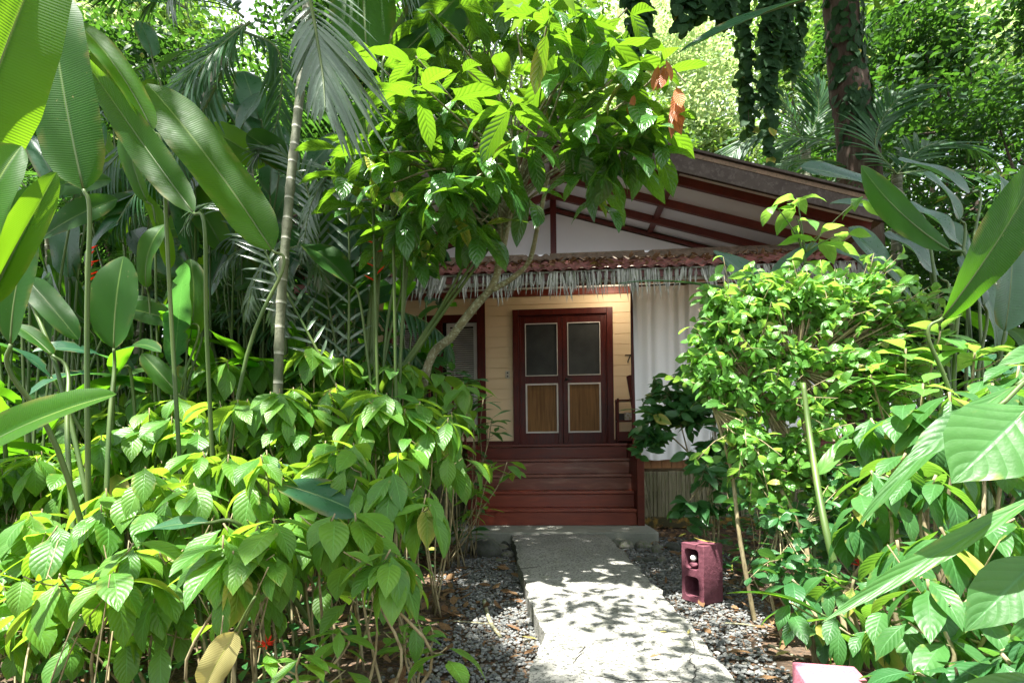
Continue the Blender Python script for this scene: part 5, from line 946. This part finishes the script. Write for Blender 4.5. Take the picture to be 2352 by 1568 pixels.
st_.tube([bq, P(1900, 1230, 2.75), P(1860, 1000, 3.1), P(1845, 880, 3.2)], .02, .013, 8, 24); leaves(fol, [P(1880, 1090, 2.95)], [(.6, -.2, 1)], [(-.6, -.6, .3)], .3, .09, .9, .3, 'paddle', 14, 6, .05)
finish(root, fol, st_, M['bright'], M['greenstem'])
# left bed extras: a broad sunlit leaf group, yellowing leaves and low growth
clump('ginger_plant', gp(700, 3.), 'ginger plant with wide pale sunlit leaves in the middle of the left bed', [E((640, 1110), (830, 1180), 110, 2.45, nrm=(0, -.45, .9), bend=.3, fold=.15), E((590, 1150), (640, 1060), 60, 2.9), E((560, 1090), (700, 1090), 50, 3.), E((480, 1200), (300, 1230), 60, 2.4, nrm=(0, -.3, 1.), bend=.4), E((360, 1130), (440, 1170), 60, 3., nrm=(0, -.4, .9))], 'banana', cat='ginger plant')
clump('ginger_plant', gp(480, 2.1), 'ginger plant with a browning striped leaf near the front of the left bed', [E((400, 1290), (240, 1310), 50, 2.2, nrm=(0, -.6, .8), bend=.3), E((540, 1450), (465, 1580), 70, 1.7, nrm=(.3, -.8, .3), bend=.1, pr=.004)], 'yellowleaf', cat='ginger plant')
mb = MB(); mst = MB(); root = plant('fern_plant', gp(60, 2.6), 'grass-like arching plant under the big near leaf at the left', 'plant')
for k in range(34): q = gp(60, 2.6)+np.array([rng.normal(0, .25), rng.normal(0, .2), rng.uniform(0, .1)]); a = rng.uniform(0, 6.28); leaves(mb, [q], [(math.cos(a)*.4, math.sin(a)*.4, 1)], [(-math.cos(a), -math.sin(a), .4)], rng.uniform(.7, 1.35), .035, rng.uniform(.9, 1.7), .4, 'strap', 12, 2)
mb.build('foliage', M['helic_bright'], root)
# undergrowth: uncountable ground cover
mb = MB(); n = 2600; B = np.column_stack([rng.uniform(-6, 6, n), rng.uniform(1.3, 9, n), np.full(n, GZ)]); xl = interp_edge(LP, B[:, 1]); xr = interp_edge(RP, B[:, 1])
B = B[((B[:, 0] < xl-.75) | (B[:, 0] > xr+.75)) & ~((B[:, 1] > 5.6) & (np.abs(B[:, 0]-.3) < 2.2)) & ~((B[:, 1] > 6.8) & (np.abs(B[:, 0]) < 4.6))]
for q in range(5): hh = rng.uniform(.03, .28, len(B)); leaves(mb, B+np.column_stack([rng.normal(0, .04, len(B)), rng.normal(0, .04, len(B)), hh]), rdir(len(B), -.1, .6), rdir(len(B), .5, 1), rng.uniform(.05, .14, len(B)), rng.uniform(.025, .06, len(B)), .6, .3, 'acute', 4, 2)
tag(mb.build('ground_cover', M['shrub_dark']), 'low dark green seedlings and creepers covering the bed soil', 'ground cover', kind='stuff')
mb = MB(); n = 260
for k in range(n):
    q = np.array([rng.uniform(-4, -.9), rng.uniform(1.6, 5.2), GZ]) if k < 170 else np.array([rng.uniform(1.3, 3.5), rng.uniform(1.9, 5), GZ])
    if k < 170: q[0] = min(q[0], interp_edge(LP, q[1])-.6)
    else: q[0] = max(q[0], interp_edge(RP, q[1])+.75)
    t = q+np.array([rng.normal(0, .25), rng.normal(0, .2), rng.uniform(.25, .8)]); mb.tube([q, (q+t)/2+rng.normal(0, .04, 3), t], rng.uniform(.003, .008), .002, 5, 8, .08)
tag(mb.build('undergrowth_twigs', M['stem']), 'tangle of thin bare twigs under the shrubs', 'twigs', kind='stuff')

# ---- 6. dark trunk with ivy, hanging vines
bt = gp(1990, 9.); root = plant('forest_tree', bt, 'tall dark forest tree trunk wrapped in ivy rising at the upper right', 'tree'); tk = MB()
tpts = [bt, P(1975, 420, 9.), P(1950, 200, 9.), P(1930, 0, 9.), P(1900, -500, 9.3)]; tk.tube(tpts, .34, .22, 16, 60, .03); tk.build('trunk', M['bark'], root)
fol = MB(); S = spline(tpts, 300); n = 260; j = rng.integers(60, 230, n); dd = rdir(n, -.3, .3); dd[:, 1] = -np.abs(dd[:, 1])*1.1; dd = unit(dd); B = S[j]+dd*.29; leaves(fol, B, np.column_stack([rng.normal(0, .5, n), rng.normal(0, .2, n)-.2, -np.ones(n)]), dd, rng.uniform(.10, .22, n), rng.uniform(.08, .16, n), .3, .15, 'round', 5, 2)
fol.build('ivy', M['vine'], root)
def vine(px, y0, y1, D, n, label, s=1., wd=24):
    top_ = P(px, y0, D); bot = P(px+rng.uniform(-15, 15), y1, D); root = plant('hanging_vine', top_, label, 'vine', 'hanging vines'); fol, st = MB(), MB()
    for k in range(max(1, wd//14)):
        o_ = np.array([rng.normal(0, wd*.4/F*D), rng.normal(0, .1), 0]); e = bot+o_+[0, 0, rng.uniform(0, .4)*(top_[2]-bot[2])]; S = spline([top_+o_, (top_+e)/2+o_*.5+[rng.normal(0, .05), 0, 0], e], n); st.tube(S, .012, .005, 4, 24)
        for sg in (0, 1, 2): leaves(fol, S+rng.normal(0, .03, S.shape), np.column_stack([rng.normal(0, .7, n), rng.normal(0, .4, n)-.2, -np.ones(n)*.7]), np.column_stack([rng.normal(0, .3, n), -np.ones(n), np.full(n, .5)]), .17*s*rng.uniform(.7, 1.2, n), .14*s, .4, .2, 'round', 5, 2)
    finish(root, fol, st, M['vine'], M['bark'])
for v_ in ((1715, -60, 300, 8.5, 34, 'thick hanging vine curtain left of its longest neighbour', 1., 40), (1755, -60, 420, 8.5, 44, 'longest hanging vine, reaching down almost to the roof', 1., 34), (1800, -60, 190, 8.5, 26, 'short hanging vine between the long one and the trunk', .9, 30), (1825, -60, 260, 8.8, 26, 'single-stranded hanging vine nearest the trunk', 1., 14),
           (1455, -60, 155, 6., 26, 'dark hanging vine above the orange young leaves', .9, 30), (1585, -80, 100, 6., 22, 'hanging vine at the top edge between the sky gaps', .9, 40), (1650, -80, 60, 6.5, 20, 'shortest hanging vine at the top edge', .9, 30)): vine(*v_)

# ---- 7. background trees
def tree(px, D, ztop, zlow, rad, nl, Lf, mat, label, tr=.18, nb=16, px_top=None, lean=0., group='trees behind the garden', el=None):
    base = gp(px, D); base[2] = GZ+max(0, math.hypot(base[0], D-4)-14)*.02-.05; c = base+np.array([lean, 0, (ztop+zlow)/2]); root = plant('background_tree', base, label, 'tree', group); fol, st = MB(), MB()
    st.tube([base, base*.5+c*.5+[rng.normal(0, .15), 0, -.5], c+[0, 0, (ztop-zlow)*.2]], tr, tr*.35, 9, 18, .04); S = spline([base, base*.5+c*.5, c+[0, 0, (ztop-zlow)*.2]], 20)
    for k in range(nb):
        v = rdir(1)[0]*rng.uniform(.3, 1)**.4; bc = c+v*np.array([rad, rad*.8, (ztop-zlow)/2]); s0 = S[rng.integers(8, 20)]; st.tube([s0, s0*.5+bc*.5+[0, 0, -.2], bc], tr*.28, .012, 5, 10, .05)
        m_ = int(nl*1.7)//nb; r_ = rad*rng.uniform(.25, .45); g = rng.normal(0, 1, (m_, 3)); g = g/np.maximum(1, np.linalg.norm(g, axis=1, keepdims=True)/1.6)*r_*np.array([.75, .75, .5])
        leaves(fol, bc+g, rdir(m_, -.7, .3), rdir(m_, .3, 1), Lf*rng.uniform(.7, 1.3, m_), Lf*.5, .4, .3, 'small', 3, 2)
    finish(root, fol, st, M[mat], M['bark'], sn='trunk', fn='crown')
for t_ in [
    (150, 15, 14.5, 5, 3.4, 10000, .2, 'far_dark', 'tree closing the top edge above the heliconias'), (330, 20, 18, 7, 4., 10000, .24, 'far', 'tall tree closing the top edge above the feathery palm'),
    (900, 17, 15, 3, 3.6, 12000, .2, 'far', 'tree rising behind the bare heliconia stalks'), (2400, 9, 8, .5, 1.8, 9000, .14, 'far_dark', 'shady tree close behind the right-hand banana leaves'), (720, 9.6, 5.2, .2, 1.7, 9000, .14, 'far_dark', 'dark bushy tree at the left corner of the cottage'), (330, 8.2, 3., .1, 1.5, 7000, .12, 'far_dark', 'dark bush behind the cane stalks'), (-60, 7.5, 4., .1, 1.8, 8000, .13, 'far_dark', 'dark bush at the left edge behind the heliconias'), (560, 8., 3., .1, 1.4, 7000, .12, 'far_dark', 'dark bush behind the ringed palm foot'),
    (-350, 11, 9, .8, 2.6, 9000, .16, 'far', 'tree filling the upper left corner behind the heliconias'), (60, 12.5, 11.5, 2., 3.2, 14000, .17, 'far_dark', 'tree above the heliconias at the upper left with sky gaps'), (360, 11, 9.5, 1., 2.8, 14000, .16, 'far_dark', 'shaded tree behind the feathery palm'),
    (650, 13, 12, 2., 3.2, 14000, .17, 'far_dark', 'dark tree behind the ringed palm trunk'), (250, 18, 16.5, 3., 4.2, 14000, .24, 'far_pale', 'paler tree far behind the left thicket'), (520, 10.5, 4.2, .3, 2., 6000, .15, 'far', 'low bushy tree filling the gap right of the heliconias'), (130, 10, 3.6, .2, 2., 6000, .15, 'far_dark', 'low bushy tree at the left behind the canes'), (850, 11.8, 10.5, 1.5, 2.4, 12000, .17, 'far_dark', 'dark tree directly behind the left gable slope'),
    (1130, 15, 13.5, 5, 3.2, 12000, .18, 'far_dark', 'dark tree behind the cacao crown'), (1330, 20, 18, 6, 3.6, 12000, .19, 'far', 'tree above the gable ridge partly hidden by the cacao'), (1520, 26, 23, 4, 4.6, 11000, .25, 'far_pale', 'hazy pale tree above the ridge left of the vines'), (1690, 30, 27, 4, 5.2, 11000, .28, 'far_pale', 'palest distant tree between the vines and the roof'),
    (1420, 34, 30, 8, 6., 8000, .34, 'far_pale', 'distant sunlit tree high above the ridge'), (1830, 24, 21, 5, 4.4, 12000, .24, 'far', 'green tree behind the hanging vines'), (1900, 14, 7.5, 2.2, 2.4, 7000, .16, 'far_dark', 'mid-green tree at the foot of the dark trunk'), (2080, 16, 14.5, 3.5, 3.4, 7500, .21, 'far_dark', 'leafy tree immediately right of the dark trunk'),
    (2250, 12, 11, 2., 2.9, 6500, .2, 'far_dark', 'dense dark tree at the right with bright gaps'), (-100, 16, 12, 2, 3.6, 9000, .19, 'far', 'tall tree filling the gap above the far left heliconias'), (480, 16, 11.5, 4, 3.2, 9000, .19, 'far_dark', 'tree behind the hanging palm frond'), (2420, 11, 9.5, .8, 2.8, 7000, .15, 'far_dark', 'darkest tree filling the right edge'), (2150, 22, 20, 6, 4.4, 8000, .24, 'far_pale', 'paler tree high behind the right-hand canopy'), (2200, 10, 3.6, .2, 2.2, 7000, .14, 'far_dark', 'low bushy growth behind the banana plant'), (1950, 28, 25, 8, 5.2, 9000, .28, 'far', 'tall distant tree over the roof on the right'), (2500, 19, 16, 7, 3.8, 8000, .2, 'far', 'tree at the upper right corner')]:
    tree(*t_)
# ---- 8. added unseen trees, crowns set above the frame to shade chosen ground points
def canopy(px, D, h, label, spots, Lf=.2, nl=900, tr=.16, mat='far'):
    base = np.array([px, D, GZ]); root = plant('added_shade_tree', base, label, 'tree', 'added trees shading the garden'); fol, st = MB(), MB(); top_ = base+[0, 0, h]; st.tube([base, base+[.1, .1, h*.5], top_], tr, tr*.5, 10, 20, .03)
    for (tx, ty, r_, dens) in spots:      # tx,ty: ground point to be shaded
        bc = np.array([tx, ty, 0])+sd/sd[2]*h; bc += rng.normal(0, .1, 3); m_ = int(nl*dens); g = rng.normal(0, 1, (m_, 3)); g = g/np.maximum(1, np.linalg.norm(g, axis=1, keepdims=True)/1.5)*r_*np.array([.7, .7, .3])
        st.tube([top_-[0, 0, rng.uniform(.3, 1.5)], (top_+bc)/2+[0, 0, -.2], bc], tr*.25, min(.02, tr*.08), 5, 10); leaves(fol, bc+g, rdir(m_, -.6, .3), rdir(m_, .3, 1), Lf*rng.uniform(.7, 1.3, m_), Lf*.5, .4, .3, 'small', 3, 2)
    finish(root, fol, st, M[mat], M['bark'], sn='trunk', fn='crown')
canopy(-12.5, 9.5, 9., 'added unseen tree far left of the cottage with branches shading its roof', [(x+rng.normal(0, .15), y, 1., d) for y, d in ((5.6, .55), (6.6, .85), (7.6, 1.), (8.5, 1.1)) for x in (-3.4, -2.2, -1., .2, 1.4, 2.6, 3.8, 5.)])
canopy(9.5, 4.5, 9.5, 'added unseen tree right of the garden with branches shading the banana plants', [(3.6, 3.9, .8, .6), (3.7, 4.8, .9, .8), (3.9, 2.6, .6, .5), (4.9, 5.5, 1., .8), (2.9, 5.3, .8, .6), (4.2, 7.5, 1.2, 1.), (6.8, 10.3, 1.3, 1.6), (5.2, 10., 1.1, 1.2), (7.8, 10.8, 1.5, 1.5), (6., 9., 1., 1.), (8.8, 11.8, 1.5, 1.4), (7.2, 12., 1.3, 1.3), (.9, 5.4, .6, .3), (1.5, 5., .5, .3), (6, 6, 1, 1)])
canopy(-2.7, .5, 3.7, 'small added unseen tree left of the camera casting leaf shade on the near path', [(.75, 2.75, .35, .10), (1.15, 3.1, .3, .09), (.35, 3.3, .3, .10), (1.2, 2.5, .3, .10), (.6, 2.15, .3, .07), (.9, 3.6, .35, .08)], Lf=.13, nl=620, tr=.035)
canopy(-9., 3., 10., 'added unseen tree beyond the left edge shading the thicket', [(-2.6, 6.2, .9, .6), (-3.7, 5.6, 1., .7), (-3.6, 7.8, 1.2, .9), (-1.9, 7.4, 1., .8), (-5., 4., .9, .5), (-.3, 3.3, .3, .2), (-.3, 2.7, .3, .25), (-.4, 4., .35, .25), (-.25, 2.1, .3, .25), (-1.3, 4.15, .4, .1), (-.3, 2., .4, .2)])
